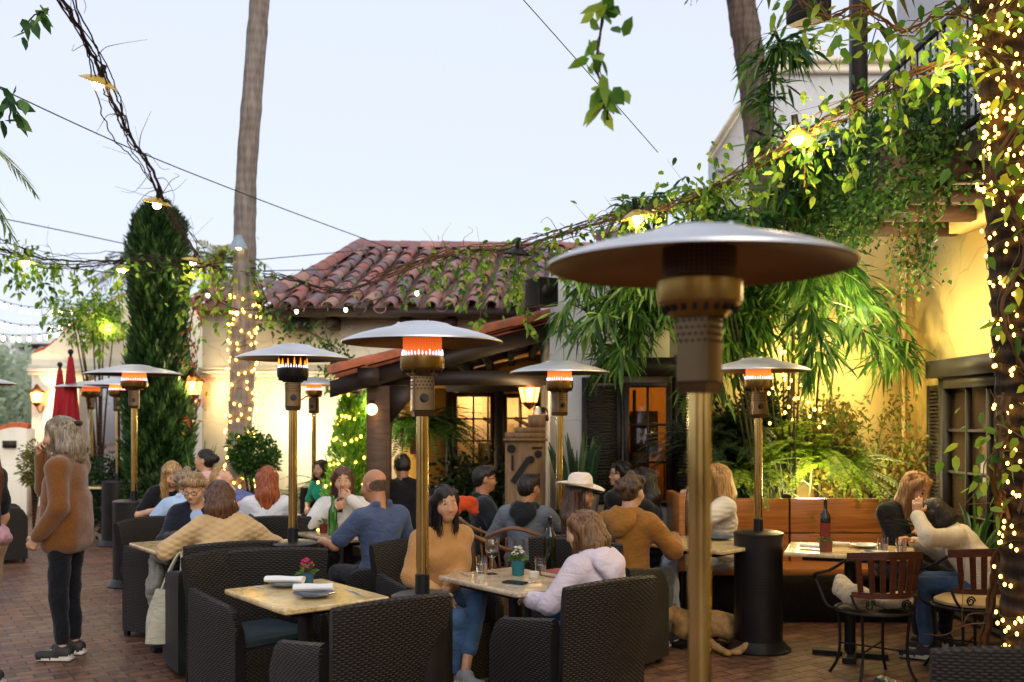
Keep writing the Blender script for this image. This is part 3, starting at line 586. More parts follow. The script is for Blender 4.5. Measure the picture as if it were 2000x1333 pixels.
# ---------- small things on the tables
M_glass = glassmat('clear_glass', (.97,.98,.97)); M_green = glassmat('green_glass', (.12,.42,.08)); M_dkglass = mat('dark_bottle_glass', '0d150c', .08, spec=.7); M_wine = mat('red_wine', '2a0508', .1); M_water = glassmat('water', (.96,.95,.9))
def solo(mb, name, mats, label, cat, loc, rz=0, group=None): return tag(mb.build(name, mats, loc=loc, rz=rz), label, cat, group)
def cutlery(name, label, loc, rz, kind):
    b = MB(); b.box((0,-.03,.003), (.009,.11,.003)); b.box((0,.06,.0035), (.018 if kind else .012,.07,.002), taper=.8); return solo(b, name, M_hood, label, 'cutlery', loc, rz, 'cutlery on the tables')
M_napkin = mat('white_napkin', 'e4e2de', .9, var=.05, bump=.4, bs=40); M_plate = mat('blue_grey_plate', '56646a', .22, var=.2); M_platew = mat('pale_plate', 'b8b6ae', .25)
def tumbler(label, loc, h=.1, r=.036, full=.55):
    t = thing('water_glass', label, 'glass', loc, 0, 'drinking glasses'); b = MB(); b.lathe([(0,.001),(r*.86,.001),(r*.9,.004),(r,h),(r-.0025,h),(r*.86,.008),(0,.008)], 18); b.build('glass', M_glass, t)
    b = MB(); b.lathe([(0,.0085),(r*.84,.0085),(r*(.84+.1*full),h*full),(0,h*full)], 16); b.build('water', M_water, t); return t
def wineglass(label, loc):
    t = thing('wine_glass', label, 'glass', loc); b = MB(); b.lathe([(.034,.0),(.034,.002),(.006,.006),(.004,.012),(.004,.085),(.01,.093),(.034,.115),(.041,.145),(.038,.18),(.032,.205),(.0305,.205),(.0365,.18),(.0395,.145),(.033,.117),(.0,.097)], 20); b.build('glass', M_glass, t)
    b = MB(); b.lathe([(0,.098),(.031,.1175),(.036,.13),(0,.13)], 16); b.build('wine', M_wine, t); return t
def bottle(label, loc, m, h=.30, r=.037, lab=None):
    t = thing('bottle', label, 'bottle', loc); b = MB(); b.lathe([(0,.002),(r*.9,0),(r,.006),(r,h*.58),(r*.9,h*.66),(r*.42,h*.76),(r*.36,h*.8),(r*.36,h*.96),(r*.42,h*.965),(r*.42,h*.99),(r*.34,h),(0,h)], 20); b.build('glass', m, t)
    if lab: b = MB(); b.lathe([(r+.0008,h*.2),(r+.0008,h*.5)], 20); b.build('paper_label', lab, t)
    return t
M_leafp = leafmat('pot_plant_leaf', ['2e4a1c', '5a7a34', '7f9a4a']); M_pink = mat('pink_petals', 'c83a62', .6, var=.3, vs=60); M_whitep = mat('white_petals', 'dcdccc', .6)
def potplant(label, loc, pot, r=.042, h=.075, fl=None, n=60, fh=.09):
    t = thing('flower_pot', label, 'potted plant', loc); b = MB(); b.lathe([(0,.0),(r*.88,0),(r*.92,.004),(r,h),(r*.9,h),(r*.88,h-.01),(0,h-.01)], 20); b.build('pot', pot, t)
    b = MB(); d = rdir(n, -.1, 1); o = V(0,0,h)+d*V(r*.7,r*.7,fh*.3); leaves(b, o, nrm(d+V(0,0,.3)), rdir(n), rng.uniform(.03,.055,n), rng.uniform(.014,.022,n)); b.build('foliage', M_leafp, t)
    if fl:
        b = MB(); q = rdir(26, .0, 1)*V(r*.85,r*.85,fh*.55)+V(0,0,h+fh*.35)
        for p in q: leaves(b, np.repeat(p[None], 5, 0), rdir(5, -.1, 1), rdir(5), .014, .011)
        b.build('flower', fl, t)
    return t
def plate(label, loc, r=.105, m=None, grp='plates on the tables'):
    b = MB(); b.lathe([(0,.004),(r*.6,.004),(r*.66,.008),(r,.02),(r*1.0,.023),(r*.66,.0125),(r*.6,.009),(0,.009)], 28); return solo(b, 'plate', m or M_plate, label, 'plate', loc, 0, grp)
def napkin(label, loc, rz, ln=.2, w=.055, grp='rolled napkins'):
    b = MB(); n = 18; y = np.linspace(-ln/2, ln/2, n); G = []
    for q in y:
        k = 1+.08*math.sin(q*40); G.append([(w*.62*k*math.cos(a)*(1+.05*math.sin(3*a)), q, .004+w*.32+w*.32*k*math.sin(a)) for a in np.linspace(0, 2*PI, 15)[:-1]])
    b.grid(np.array(G), closed=True); b.f.append((np.array([np.arange(14)[::-1]]), 0)); b.f.append((np.array([np.arange(14)+14*(n-1)]), 0)); return solo(b, 'napkin', M_napkin, label, 'napkin', loc, rz, grp)
# ---------- setting: ground, buildings
def groundmat():
    n = NT('brick_paving'); co = n.co('Object', (1,1,1), (0,0,rad(-33))); wv = n.N('ShaderNodeVectorMath', operation='ADD'); ns = n.N('ShaderNodeTexNoise'); n.L(co, ns.inputs[0]); ns.inputs['Scale'].default_value = 5
    sv = n.N('ShaderNodeVectorMath', operation='SCALE'); n.L(ns.outputs['Color'], sv.inputs[0]); sv.inputs['Scale'].default_value = .02; n.L(co, wv.inputs[0]); n.L(sv.outputs[0], wv.inputs[1])
    br = n.N('ShaderNodeTexBrick', offset=.5); n.L(wv.outputs[0], br.inputs[0])
    for k, v in (('Scale', 1), ('Brick Width', .205), ('Row Height', .103), ('Mortar Size', .007), ('Mortar Smooth', .35), ('Bias', 0)): br.inputs[k].default_value = v
    br.inputs['Color1'].default_value = (*srgb('5c3c2a'), 1); br.inputs['Color2'].default_value = (*srgb('8c6044'), 1); br.inputs['Mortar'].default_value = (*srgb('2e231d'), 1)
    f = n.noise(co, .9, 6, .65); g = n.noise(co, 14, 5, .6); col = n.mix(n.ramp(f, [(.35, (.55,.55,.55)), (.65, (0,0,0))]), br.outputs[0], srgb('3a2620')); col = n.mix(n.ramp(g, [(.5, (0,0,0)), (.75, (.4,.4,.4))]), col, srgb('a88a6e'))
    r = n.ramp(f, [(.3, (.42,)*3), (.7, (.72,)*3)]); h = n.math('ADD', n.math('MULTIPLY', br.outputs['Fac'], -1), n.math('MULTIPLY', g, .5)); n.bump(h, .7, .01); return n.set(col=col, rough=r, spec=.35)
b = MB(); b.add([(-90,-30,0),(90,-30,0),(90,160,0),(-90,160,0)], [(0,1,2,3)]); tag(b.build('ground', groundmat(), smooth=False), kind='structure')
# walls added out of view behind the viewer, gapped for the steel poles to mirror
b = MB(); b.bx(-16,-5.2,-13,-12.5,0,4); b.bx(-2.4,1.2,-14,-13.5,0,3.4); b.bx(3.4,18,-12,-11.5,0,4.4)
REFLECT_WALLS = b
PL = plaster('cream_plaster', 'f0e8d2', 'd0b88c'); PW = plaster('white_plaster', 'dcd8cf', 'b5aa98'); PY = plaster('yellow_plaster', 'e6cc88', 'b08a48'); PO = plaster('ochre_plaster', 'd9a04a', '9a6a2a'); PG = plaster('pale_plaster', 'd9d9d6', 'b9b5ac')
M_dkw = woodmat('dark_timber', '1a120d', '2a1d16', '382820', (3,3,14), .6); M_beam = woodmat('brown_beam', '2c1d14', '4a3324', '5f4632', (3,3,14), .7)
def tilemat():
    n = NT('clay_tile'); co = n.co('Object'); c = n.ramp(n.attr(), [(i/6, srgb(h)) for i, h in enumerate(['84686a', 'a4645a', '946868', 'b07468', '7c6e72', 'b88a80', '968a8a'])], 'CONSTANT')
    f = n.noise(co, 9, 5, .65); col = n.mix(n.ramp(f, [(.42, (0,0,0)), (.7, (.75,.75,.75))]), c, srgb('8c7f78')); g = n.noise(co, 40, 3); col = n.mix(n.ramp(g, [(.55, (0,0,0)), (.75, (.5,.5,.5))]), col, srgb('4a3a36')); n.bump(f, .4, .008); return n.set(col=col, rough=.75, spec=.25)
M_tile = tilemat(); M_mort = mat('roof_mortar', '6e5f56', .9, bump=.6, bs=30)
def tile(mb, p0, d, nrmv, ln, r0, r1, rnd, th=.012, n=8, up=True):   # one barrel tile from p0 along d
    d = nrm(d); nv = nrm(nrmv); sd = np.cross(d, nv); a = np.linspace(-.08, PI+.08, n); s = 1 if up else -1
    ring = lambda p, r, o: [p+sd*math.cos(t)*(r-o)+nv*s*math.sin(t)*(r-o)*.9 for t in a]
    P = np.array([ring(p0, r0, th), ring(p0, r0, 0), ring(p0+d*ln, r1, 0), ring(p0+d*ln, r1, th)]); mb.grid(P, 0, rnd)
def tilefield(mb, e0, e1, upv, rows, sp=.255, ln=.40, keep=None, jit=.012):
    e0, e1, upv = V(*e0), V(*e1), np.asarray(upv, float); u = nrm(e1-e0); L = np.linalg.norm(e1-e0); up = nrm(upv); nv = nrm(np.cross(u, up)); nv = nv if nv[2] > 0 else -nv; st = ln*.8
    for i in range(int(L/sp)+1):
        R = rows if np.isscalar(rows) else rows(i*sp/L)
        for j in range(R):
            for cover in (0, 1):
                p = e0+u*(i*sp+(sp/2 if cover else 0))+up*(j*st-.03+(.0 if cover else .05))+nv*(.035 if cover else .0)+rng.normal(0, jit, 3)
                if keep and not keep(p): continue
                tile(mb, p, up+nv*-.045+rng.normal(0, .012, 3), nv, ln, sp*.33 if cover else sp*.34, sp*.29 if cover else sp*.30, random.random(), up=bool(cover))
tag(REFLECT_WALLS.build('wall', PO, smooth=False), kind='structure'); b = MB()
for x in (-14,-11.5,-8.5,-1.4,.3,4.4,7.5,10,13): b.bx(x-.55, x+.55, -12.49 if x < -5 else (-13.49 if x < 4 else -11.49), -12.4 if x < -5 else (-13.4 if x < 4 else -11.4), 0, 2.4)
tag(b.build('wall', M_dkw, smooth=False), kind='structure')  # dark panels added on the unseen walls, for streaks in the poles
# main building: white wall with tiled roof
mb_ = thing('courtyard_building', 'cream plaster building with a hipped clay tile roof behind the diners', 'building', (0,0,0))
b = MB(); DW = 13.4
b.bx(GX(395,DW), .6, DW, DW+.35, 0, 3.14); b.bx(GX(395,DW)-.001, GX(395,DW)+.35, DW+.352, DW+8, 0, 3.14); b.build('wall', PL, mb_, False)
b = MB(); zc = ZY(737, DW)
for dz, dy in ((0,.05),(.045,.08),(.09,.04)): b.bx(GX(395,DW)-.04, GX(720,DW), DW-dy, DW-.002, zc+dz, zc+dz+.04)
b.build('cornice', PL, mb_, False)
b = MB(); e0 = V(GX(505,12.9), 12.9, 3.10); e1 = V(.75, 12.9, 3.10); upv = V(.28, 3.1, 1.28); Ls = np.linalg.norm(upv)
def hipkeep(p):
    t = (p[1]-12.9)/3.1; xl = e0[0]+(.95*t if t < .55 else .52+.75*(t-.55)); return p[0] > xl-.05
def rws(k): return 11
tilefield(b, e0, e1, upv, 13, .262, .335, hipkeep)
# hip and ridge caps
hp = [e0+V(0,0,.06), e0+V(.52,1.7,.76), e0+V(.52+.75*.45,3.1,1.35)]
for a_, c_ in zip(hp[:-1], hp[1:]):
    d = c_-a_; m = int(np.linalg.norm(d)/.3)
    for k in range(m): tile(b, a_+d*k/m+V(0,0,.02), d, V(-.2,-.3,1), .38, .115, .10, random.random())
r0 = hp[-1]; d = V(4.2,.1,-.02)
for k in range(13): tile(b, r0+d*k/13+V(0,-.05,-.035), d, V(0,0,1), .40, .125, .11, random.choice([.5, .35, .85]))
# lower ledge stub on the far left
tilefield(b, V(GX(372,13.1), 13.1, 3.2), V(GX(505,13.1), 13.1, 3.2), V(.1,1.2,.42), 4, .262, .40)
rf = b.build('roof', M_tile, mb_)
b = MB(); P = [e0+V(.05,.06,-.03), e1+V(.3,.06,-.03), e1+upv+V(.4,0,-.04), r0+V(0,0,-.1), hp[1]+V(.05,0,-.1)]; b.poly(P, (0,.05,-.05)); b.poly([e0+V(0,.1,-.03), hp[1]+V(0,0,-.1), r0+V(0,0,-.12), r0+V(.1,3,-1.5), e0+V(0,6,-.03)], (.05,0,-.05))
b.bx(GX(372,13.1), GX(508,13.1), 13.15, 13.2, 3.10, 3.19); b.build('roof_deck', M_mort, rf, False)
b = MB(); b.bx(e0[0]+.03, .75, 12.95, DW-.002, 3.0, 3.075); b.bx(e0[0]+.03, .75, 12.93, 12.948, 2.99, 3.10); b.build('eave_board', M_dkw, rf, False)
for px in np.linspace(520, 1000, 12):
    pass
for px in (645, 790, 880):
    b = MB(); x = GX(px,13); b.bx(x-.07, x+.07, 13.05, DW-.003, 2.85, 2.998); b.build('rafter_end', M_dkw, rf, False)
# porch: shed roof leaning on the right block, post, beam, ochre back wall with windows
pr_ = thing('porch', 'dark timber porch with clay tile edge between the two buildings', 'porch', (0,0,0)); DP = 9.6
pL, pR = V(*W(648,742,DP)), V(*W(1072,628,DP)); ab = V(0,3.3,0); d = pR-pL
b = MB(); nsl = nrm(np.cross(ab, d)); nsl = nsl if nsl[2] > 0 else -nsl
m = 6
for j in range(13):
    for k in range(m): tile(b, pL+d*(k/m)+V(0,.02+j*.262,.04)+rng.normal(0,.01,3), d, nsl, np.linalg.norm(d)/m*1.2, .10, .088, random.choice([.2,.5,.55,.85,.2]))
tr = b.build('roof', mat('warm_lit_clay_tile', 'a85a34', .7, var=.35, vs=9, bump=.4, bs=30, dirt=('6a4a3a', 5, .5)), pr_)  # orange puts the warm light along this edge into the tile colour
b = MB(); b.poly([pL+V(-.03,.06,-.01), pR+V(0,.06,-.01), pR+V(0,.06,-.17), pL+V(-.03,.06,-.17)], (0,.07,0)); b.poly([pL+V(0,.132,-.0), pR+V(0,.132,-.0), pR+V(0,.132,-.05), pL+V(0,.132,-.05)], (0,3.4,0)); b.build('rake_board', M_dkw, pr_, False)
for k in np.linspace(.08,.95,8): b = MB(); q = pL+d*k; b.box(q+V(0,1.85,-.11), (.07,3.4,.11)); b.build('rafter', mat('shade_dark_timber', '0e0a08', .8), pr_, False)  # rafters coloured near black, standing for the shade under the porch roof
xp = GX(735,DP); b = MB(); b.bx(xp-.11, xp+.11, DP+.1, DP+.32, 0, 1.98); b.box((xp,DP+.21,.06), (.28,.28,.12)); b.build('post', M_beam, pr_, False)
b = MB(); b.bx(xp-.18, xp+.02, DP-.02, DP+3.6, 1.985, 2.15); b.bx(xp+.025, .36, DP+.16, DP+.28, 1.99, 2.13); b.build('beam', M_dkw, pr_, False)
b = MB(); b.poly([(xp+.115,DP+.16,1.98),(xp+.42,DP+.16,1.98),(xp+.115,DP+.16,1.62)], (0,.09,0)); b.build('bracket', M_dkw, pr_, False)
b = MB(); D2 = 12.68; q0, q1, q2, q3 = GX(887,D2), GX(963,D2), GX(985,D2), GX(1050,D2); zl, zh = ZY(910,D2), ZY(770,D2)
for a_, c_ in ((xp-.1,q0),(q1,q2),(q3,.4)): b.bx(a_, c_, 12.7, 12.85, 0, 2.05)
for a_, c_ in ((q0,q1),(q2,q3)): b.bx(a_, c_, 12.7, 12.85, 0, zl); b.bx(a_, c_, 12.7, 12.85, zh, 2.05)
b.poly([(xp-.1,12.7,2.051),(.4,12.7,2.051),(.4,12.7,2.5),(xp-.1,12.7,2.1)], (0,.15,0)); b.build('back_wall', PO, pr_, False)
M_pane = NT('window_glass').set(col=srgb('2a2018'), rough=.05, spec=.8)
def lit(name, a, c, st, s=3):
    n = NT(name); f = n.noise(n.co('Object', (1,1,.6)), s, 3, .5); col = n.ramp(f, [(.35, srgb(a)), (.62, srgb(c))]); return n.set(col=(.05,.03,.02), em=col, es=st, rough=.2)
M_litw = lit('lit_room', '140a04', 'c8741c', .42, 3.5); M_litg = lit('lit_room_gold', '6a3c08', 'f0a838', .55, 4)
n_ = NT('thin_glass'); tb, gb, fm = n_.N('ShaderNodeBsdfTransparent'), n_.N('ShaderNodeBsdfGlossy'), n_.N('ShaderNodeMixShader'); gb.inputs['Roughness'].default_value = .03; tb.inputs[0].default_value = (.8,.78,.72,1); fr_ = n_.N('ShaderNodeFresnel'); fm.inputs[0].default_value = .1; n_.L(tb.outputs[0], fm.inputs[1]); n_.L(gb.outputs[0], fm.inputs[2]); n_.L(fm.outputs[0], n_.out.inputs[0]); M_thin = n_.m
def room(parent, x0, x1, y0, y1, h):           # furnished lit room behind the panes
    b = MB(); b.bx(x0, x1, y1, y1+.05, 0, h); b.bx(x0-.05, x0-.001, y0, y1, 0, h); b.bx(x1+.001, x1+.05, y0, y1, 0, h); b.bx(x0, x1, y0, y1-.001, h+.001, h+.05); b.build('room_wall', PO, parent, False)
    for k in range(3): b = MB(); x = x0+(x1-x0)*(.18+.3*k); b.bx(x-.16, x+.16, y1-.04, y1-.002, 1.25, 1.75); b.build('picture_frame', M_dkw, parent, False)
    for x in np.arange(x0+.15, x1, .42): b = MB(); b.bx(x-.13, x+.13, y0+.25, y0+.3, .45, 1.2+.25*random.random()); b.bx(x-.015, x+.015, y0+.33, y0+.36, 1.1, 1.95); b.box((x+.03, y0+.345, 1.62), (.22,.04,.05), 0, 0, R=roty(.5)); b.build('furniture', M_dkw, parent, False)
    b = MB(); b.grid(np.array([[(x0+.1+.03*i, y0+.12+.03*math.sin(i*2.1), z) for i in range(14)] for z in (.3, 2.4)])); b.build('curtain', mat('curtain', 'b8a878', .9), parent)
def window(parent, x0, x1, y, z0, z1, nx, nz, glow, fr=.05, col=None, name='window', ax=0, depth=.08):
    # ax 0: in a wall facing -Y at y; ax 1: in a wall facing -X at x = y, spanning x0..x1 along Y
    def bxx(b, a0, a1, d0, d1, c0, c1): (b.bx(a0, a1, y+d0, y+d1, c0, c1) if ax == 0 else b.bx(y+d0, y+d1, a0, a1, c0, c1))
    b = MB(); bxx(b, x0, x0+fr, -depth, .0, z0, z1); bxx(b, x1-fr, x1, -depth, 0, z0, z1); bxx(b, x0+fr, x1-fr, -depth, 0, z1-fr, z1); bxx(b, x0+fr, x1-fr, -depth, 0, z0, z0+fr)
    for k in range(1, nx): q = x0+fr+(x1-x0-2*fr)*k/nx; bxx(b, q-.011, q+.011, -depth*.7, -.021, z0+fr, z1-fr)
    for k in range(1, nz): q = z0+fr+(z1-z0-2*fr)*k/nz; bxx(b, x0+fr, x1-fr, -depth*.66, -.024, q-.011, q+.011)
    w = b.build(name, col or M_dkw, parent, False); b = MB(); bxx(b, x0+fr, x1-fr, -.02, -.004, z0+fr, z1-fr); b.build('pane', glow, w, False); return w
D2 = 12.68
window(pr_, GX(885,D2), GX(965,D2), D2, ZY(912,D2), ZY(768,D2), 2, 3, M_thin); window(pr_, GX(983,D2), GX(1052,D2), D2, ZY(905,D2), ZY(770,D2), 2, 3, M_thin); room(pr_, xp, .4, 12.9, 15.2, 2.6)
b = MB(); b.bx(GX(872,D2), GX(883,D2), D2-.12, D2-.002, 0, 2.1); b.bx(GX(967,D2), GX(981,D2), D2-.12, D2-.002, 0, 2.1); b.bx(GX(872,D2), .38, D2-.125, D2-.004, ZY(766,D2), ZY(735,D2)); b.build('door_frame', M_dkw, pr_, False)
b = MB(); b.bx(GX(885,D2), GX(965,D2), D2-.06, D2-.003, .05, ZY(914,D2)); b.bx(GX(983,D2), GX(1052,D2), D2-.06, D2-.003, .05, ZY(907,D2)); b.build('door_panel', M_dkw, pr_, False)
# right block: front wall, side wall running towards the camera, door, balcony
rb_ = thing('two_storey_building', 'yellow lit plaster building with shutters, side door and ivy balcony', 'building', (0,0,0)); DF = 9.5; XR = 3.74; XL = GX(1075,DF)
b = MB(); wx0, wx1, wz0, wz1 = GX(1220,DF), GX(1308,DF), ZY(983,DF), ZY(750,DF); b.bx(XL, wx0, DF, DF+.3, 0, 3.12); b.bx(wx0, wx1, DF, DF+.3, 0, wz0); b.bx(wx0, wx1, DF, DF+.3, wz1, 3.12); b.bx(XL, XL+.3, DF+.302, 13.3, 0, 3.08); b.build('front_wall', PW, rb_, False); b = MB(); b.bx(wx1+.001, 2.6, DF, DF+.3, 0, 3.12); b.bx(2.601, XR+.3, DF, DF+.3, 0, 3.6); b.build('lamplit_front_wall', PY, rb_, False)  # same wall as the white part; lamplight yellow put into its plaster colour
b = MB(); b.bx(XR, XR+.3, 1.0, DF-.002, 0, 3.62); b.build('side_wall', PY, rb_, False)
b = MB(); b.tube([(XR-.02,DF-.05,.2),(XR-.02,DF-.05,3.55)], .022, 8); b.build('conduit', PY, rb_)
b = MB(); tilefield(b, V(XL+.62, DF-.3, 3.10), V(2.55, DF-.3, 3.10), V(0,2.2,.75), 6, .27, .42); b.build('roof', M_tile, rb_)
b = MB(); b.poly([(XL+.6,DF-.25,3.07),(2.55,DF-.25,3.07),(2.55,DF+2,3.85),(XL+.6,DF+2,3.85)], (0,0,-.05)); b.build('roof_deck', M_mort, rb_, False)
M_shut = mat('shutter_paint', '211b15', .55, var=.2)
def shutter(x0, x1, y, z0, z1, ax=0):
    b = MB(); A = (lambda a0,a1,d0,d1,c0,c1: b.bx(a0,a1,y+d0,y+d1,c0,c1)) if ax == 0 else (lambda a0,a1,d0,d1,c0,c1: b.bx(y+d0,y+d1,a0,a1,c0,c1)); f = .05
    A(x0,x0+f,-.05,-.003,z0,z1); A(x1-f,x1,-.05,-.003,z0,z1); A(x0+f,x1-f,-.048,-.004,z1-f,z1); A(x0+f,x1-f,-.048,-.004,z0,z0+f)
    z = z0+f
    while z < z1-f-.03: 
        q = b.n; A(x0+f,x1-f,-.04,-.018,z+.004,z+.026); vv = b.v[-1]; (vv[:,1] if ax == 0 else vv[:,0])[:] -= (vv[:,2] < z+.015)*.012; z += .032
    b.build('shutter', M_shut, rb_, False)
shutter(GX(1136,DF), GX(1214,DF), DF, ZY(985,DF), ZY(738,DF)); shutter(GX(1312,DF), GX(1390,DF), DF, ZY(985,DF), ZY(738,DF))
window(rb_, GX(1218,DF), GX(1310,DF), DF, ZY(985,DF), ZY(748,DF), 2, 3, M_thin, .045); room(rb_, XL+.31, 2.5, DF+.301, DF+2.2, 2.6)
b = MB(); b.bx(GX(1165,DF), GX(1365,DF), DF-.13, DF-.003, ZY(736,DF), ZY(700,DF)); b.build('lintel', M_shut, rb_, False)
shutter(8.52, 8.86, XR, .5, 1.95, 1); window(rb_, 7.25, 8.5, XR, .08, 2.0, 3, 5, lit('dim_doorway', '060402', '6a5428', .14, 3), .09, M_shut, 'door', 1, .1)
b = MB(); b.bx(XR-.16, XR-.003, 7.1, 8.62, 2.005, 2.15); b.build('lintel', M_shut, rb_, False)
b = MB(); b.bx(XR-.14, XR-.003, 5.5, 8.2, 3.18, 3.34); b.build('cornice', PY, rb_, False)
# balcony
bl = thing('balcony', 'dark timber balcony with iron railing above the yellow wall', 'balcony', (0,0,0)); XB = 2.98; YB = 8.55
b = MB(); b.bx(XB, XR+1.2, 2.5, YB, 3.36, 3.46); b.build('floor', M_dkw, bl, False)
for y in np.arange(2.8, 8.5, .62): b = MB(); b.bx(XB-.1, XR-.003, y-.05, y+.05, 3.2, 3.355); b.build('joist', M_beam, bl, False)
b = MB(); b.bx(XB-.03, XB+.03, 2.5, YB+.02, 3.345, 3.355); b.bx(XB-.04, XB-.002, 2.5, YB+.05, 3.32, 3.5); b.build('edge_beam', M_dkw, bl, False)
b = MB(); b.bx(XB-.065, XB+.055, YB-.06, YB+.06, 3.3, 6.4); b.build('post', M_dkw, bl, False)
b = MB(); b.bx(XB-.08, XB+.4, 3.0, YB+.1, 6.0, 6.15); b.build('roof_beam', M_dkw, bl, False)
b = MB()
for z in (3.56, 4.36): b.bx(XB-.02, XB+.02, 2.5, YB-.06, z, z+.035)
for i, y in enumerate(np.arange(2.6, 8.45, .115)):
    b.tube([(XB,y,3.59),(XB,y,4.37)], .0075, 5)
    if i%3 == 0: b.tube([(XB+.03*math.sin(q), y, 3.9+q*.012) for q in np.linspace(0, 4*PI, 20)], .005, 4)
for x in np.arange(XB+.1, XR+1, .115): b.tube([(x,YB-.1,3.5),(x,YB-.1,4.37)], .0075, 5)
b.build('railing', M_iron, bl)
b = MB(); b.bx(XR+.31, XR+.33, 4.0, 4.0, 3.47, 6); 
b = MB(); b.bx(XR+.9, XR+1.1, 2.5, 12, 3.47, 7.0); b.bx(XB+.2, XR+.9, 9.6, 9.8, 3.62, 3.7); b.build('upper_wall', PG, rb_, False)
for i, (y, xx) in enumerate(((7.1, XB-.16),)):
    b = MB(); b.box((0,0,.12), (.26,.62,.24), taper=1.08); b.box((0,0,.245), (.30,.68,.03)); solo(b, 'planter_box', M_beam, 'brown planter box hung on the balcony rail amid ivy', 'planter', (xx, y, 3.36))
# pale building behind, with stepped parapet moulding
wb = thing('white_building', 'pale stucco building with moulded gable behind the bamboo', 'building', (0,0,0)); DB = 17.5
x0, x1, x2 = GX(1392,DB), GX(1497,DB), 9.5; z0, z1 = ZY(285,DB), ZY(112,DB)
b = MB(); b.poly([(x0,DB,0),(x2,DB,0),(x2,DB,z1),(x1,DB,z1),(x0,DB,z0)], (0,.4,0)); b.build('wall', PG, wb, False)
b = MB()
for k, o in enumerate((.10,.05,.14)):
    zz = k*.09; b.poly([(x0-.05,DB-o,z0-.3+zz),(x1,DB-o,z1-.3+zz),(x2,DB-o,z1-.3+zz),(x2,DB-o,z1-.21+zz),(x1,DB-o,z1-.21+zz),(x0-.05,DB-o,z0-.21+zz)], (0,o-.002,0))
b.build('parapet_moulding', PL, wb, False)
b = MB(); b.bx(GX(1600,DB), GX(1690,DB), DB-.12, DB-.002, ZY(360,DB), ZY(345,DB)); b.bx(GX(1400,DB), x2, DB-.1, DB-.002, ZY(336,DB), ZY(328,DB)); b.build('sill', PG, wb, False)
window(wb, GX(1608,DB), GX(1668,DB), DB, ZY(326,DB), ZY(248,DB), 2, 1, NT('pale_pane').set(col=srgb('5d6672'), rough=.06, spec=.8), .07, mat('white_frame', 'd5d7da', .5), 'window')
b = MB(); cx, cz = GX(1640,DB), ZY(250,DB); a = np.linspace(0, PI, 12); r = .3
b.poly([(cx+r*math.cos(t),DB-.06,cz+.02+r*1.2*math.sin(t)) for t in a], (0,.05,0)); b.build('window_arch', mat('white_frame', 'd5d7da', .5), wb, False)
# mission gable wall on the left
gw = thing('mission_gable_wall', 'glowing cream gable wall with curved orange coping and arched gateway', 'wall', (0,0,0)); DG = 19.0
cop = [(62,692),(88,682),(112,662),(135,640),(165,622),(190,608),(215,592),(240,580),(262,572),(300,570),(345,582),(380,600),(400,660)]
top = spline([V(*W(x,y,DG)) for x, y in cop], 40); xl, xr = GX(62,DG), GX(400,DG)
ax0, ax1, az = GX(150,DG), GX(262,DG), ZY(775,DG); arch = [(ax0+(ax1-ax0)*(.5-.5*math.cos(t)), DG, az+.5*(ax1-ax0)*.9*math.sin(t)) for t in np.linspace(0, PI, 14)]
b = MB(); lo = lambda x: 0 if (x < ax0 or x > ax1) else az+.5*(ax1-ax0)*.9*math.sqrt(max(0, 1-((x-(ax0+ax1)/2)/((ax1-ax0)/2))**2))
xs = np.unique(np.concatenate([np.linspace(xl, xr, 30), np.linspace(ax0-.001, ax1+.001, 24)])); tz = np.interp(xs, top[:,0], top[:,2])
for dy in (0, .4): b.grid(np.array([[(x, DG+dy, lo(x)) for x in xs], [(x, DG+dy, z) for x, z in zip(xs, tz)]]))
b.grid(np.array([[(x, DG, lo(x)) for x in xs], [(x, DG+.4, lo(x)) for x in xs]])); b.bx(xl-.002, xl+.02, DG+.001, DG+.399, 0, tz[0]); b.build('wall', PL, gw, False)
b = MB(); b.tube([p+V(0,.2,.0) for p in top], .1, 8); b.build('coping', mat('coping_tile', 'b8582a', .7, var=.3), gw)
b = MB(); zc = ZY(733,DG)
for k, o in enumerate((.06,.1,.05)): b.bx(xl-.05, ax0+.5, DG-o, DG-.002, zc+k*.07, zc+k*.07+.065)
b.build('moulding', PL, gw, False)
lw = thing('garden_wall', 'low cream wall with rounded orange coping at far left', 'wall', (0,0,0)); b = MB(); D3 = 17.0; xs = np.linspace(GX(-60,D3), GX(52,D3), 16); t3 = np.array([ZY(835,D3)-.9*((x-GX(30,D3))/1.1)**2 if x > GX(30,D3)-.9 else ZY(835,D3)-.6 for x in xs])
t3 = np.maximum(t3, .9); b.grid(np.array([[(x,D3,0) for x in xs],[(x,D3,z) for x, z in zip(xs,t3)],[(x,D3+.3,z) for x, z in zip(xs,t3)],[(x,D3+.3,0) for x in xs]])); b.bx(xs[-1]-.01, xs[-1], D3+.001, D3+.299, 0, t3[-1]); b.build('wall', PL, lw, False)
b = MB(); b.tube([(x,D3+.1,z+.02) for x, z in zip(xs,t3)], .07, 7); b.build('coping', mat('coping_tile', 'b8582a', .7, var=.3), lw)
b = MB(); b.box((GX(20,D3),D3-.02,ZY(868,D3)), (.22,.06,.12)); b.build('vent', M_dkw, lw, False)
fb = thing('far_building', 'distant white flat roofed block at the left edge', 'building', (0,0,0)); D4 = 60; b = MB(); b.bx(GX(-200,D4), GX(130,D4), D4, D4+10, 0, ZY(668,D4)); b.bx(GX(-200,D4), GX(40,D4), D4+2, D4+9, ZY(668,D4)+.01, ZY(650,D4)); b.build('wall', PG, fb, False)
b = MB(); b.bx(GX(38,D4), GX(140,D4), D4-.6, D4-.01, ZY(680,D4), ZY(673,D4)); b.build('fascia', M_shut, fb, False)
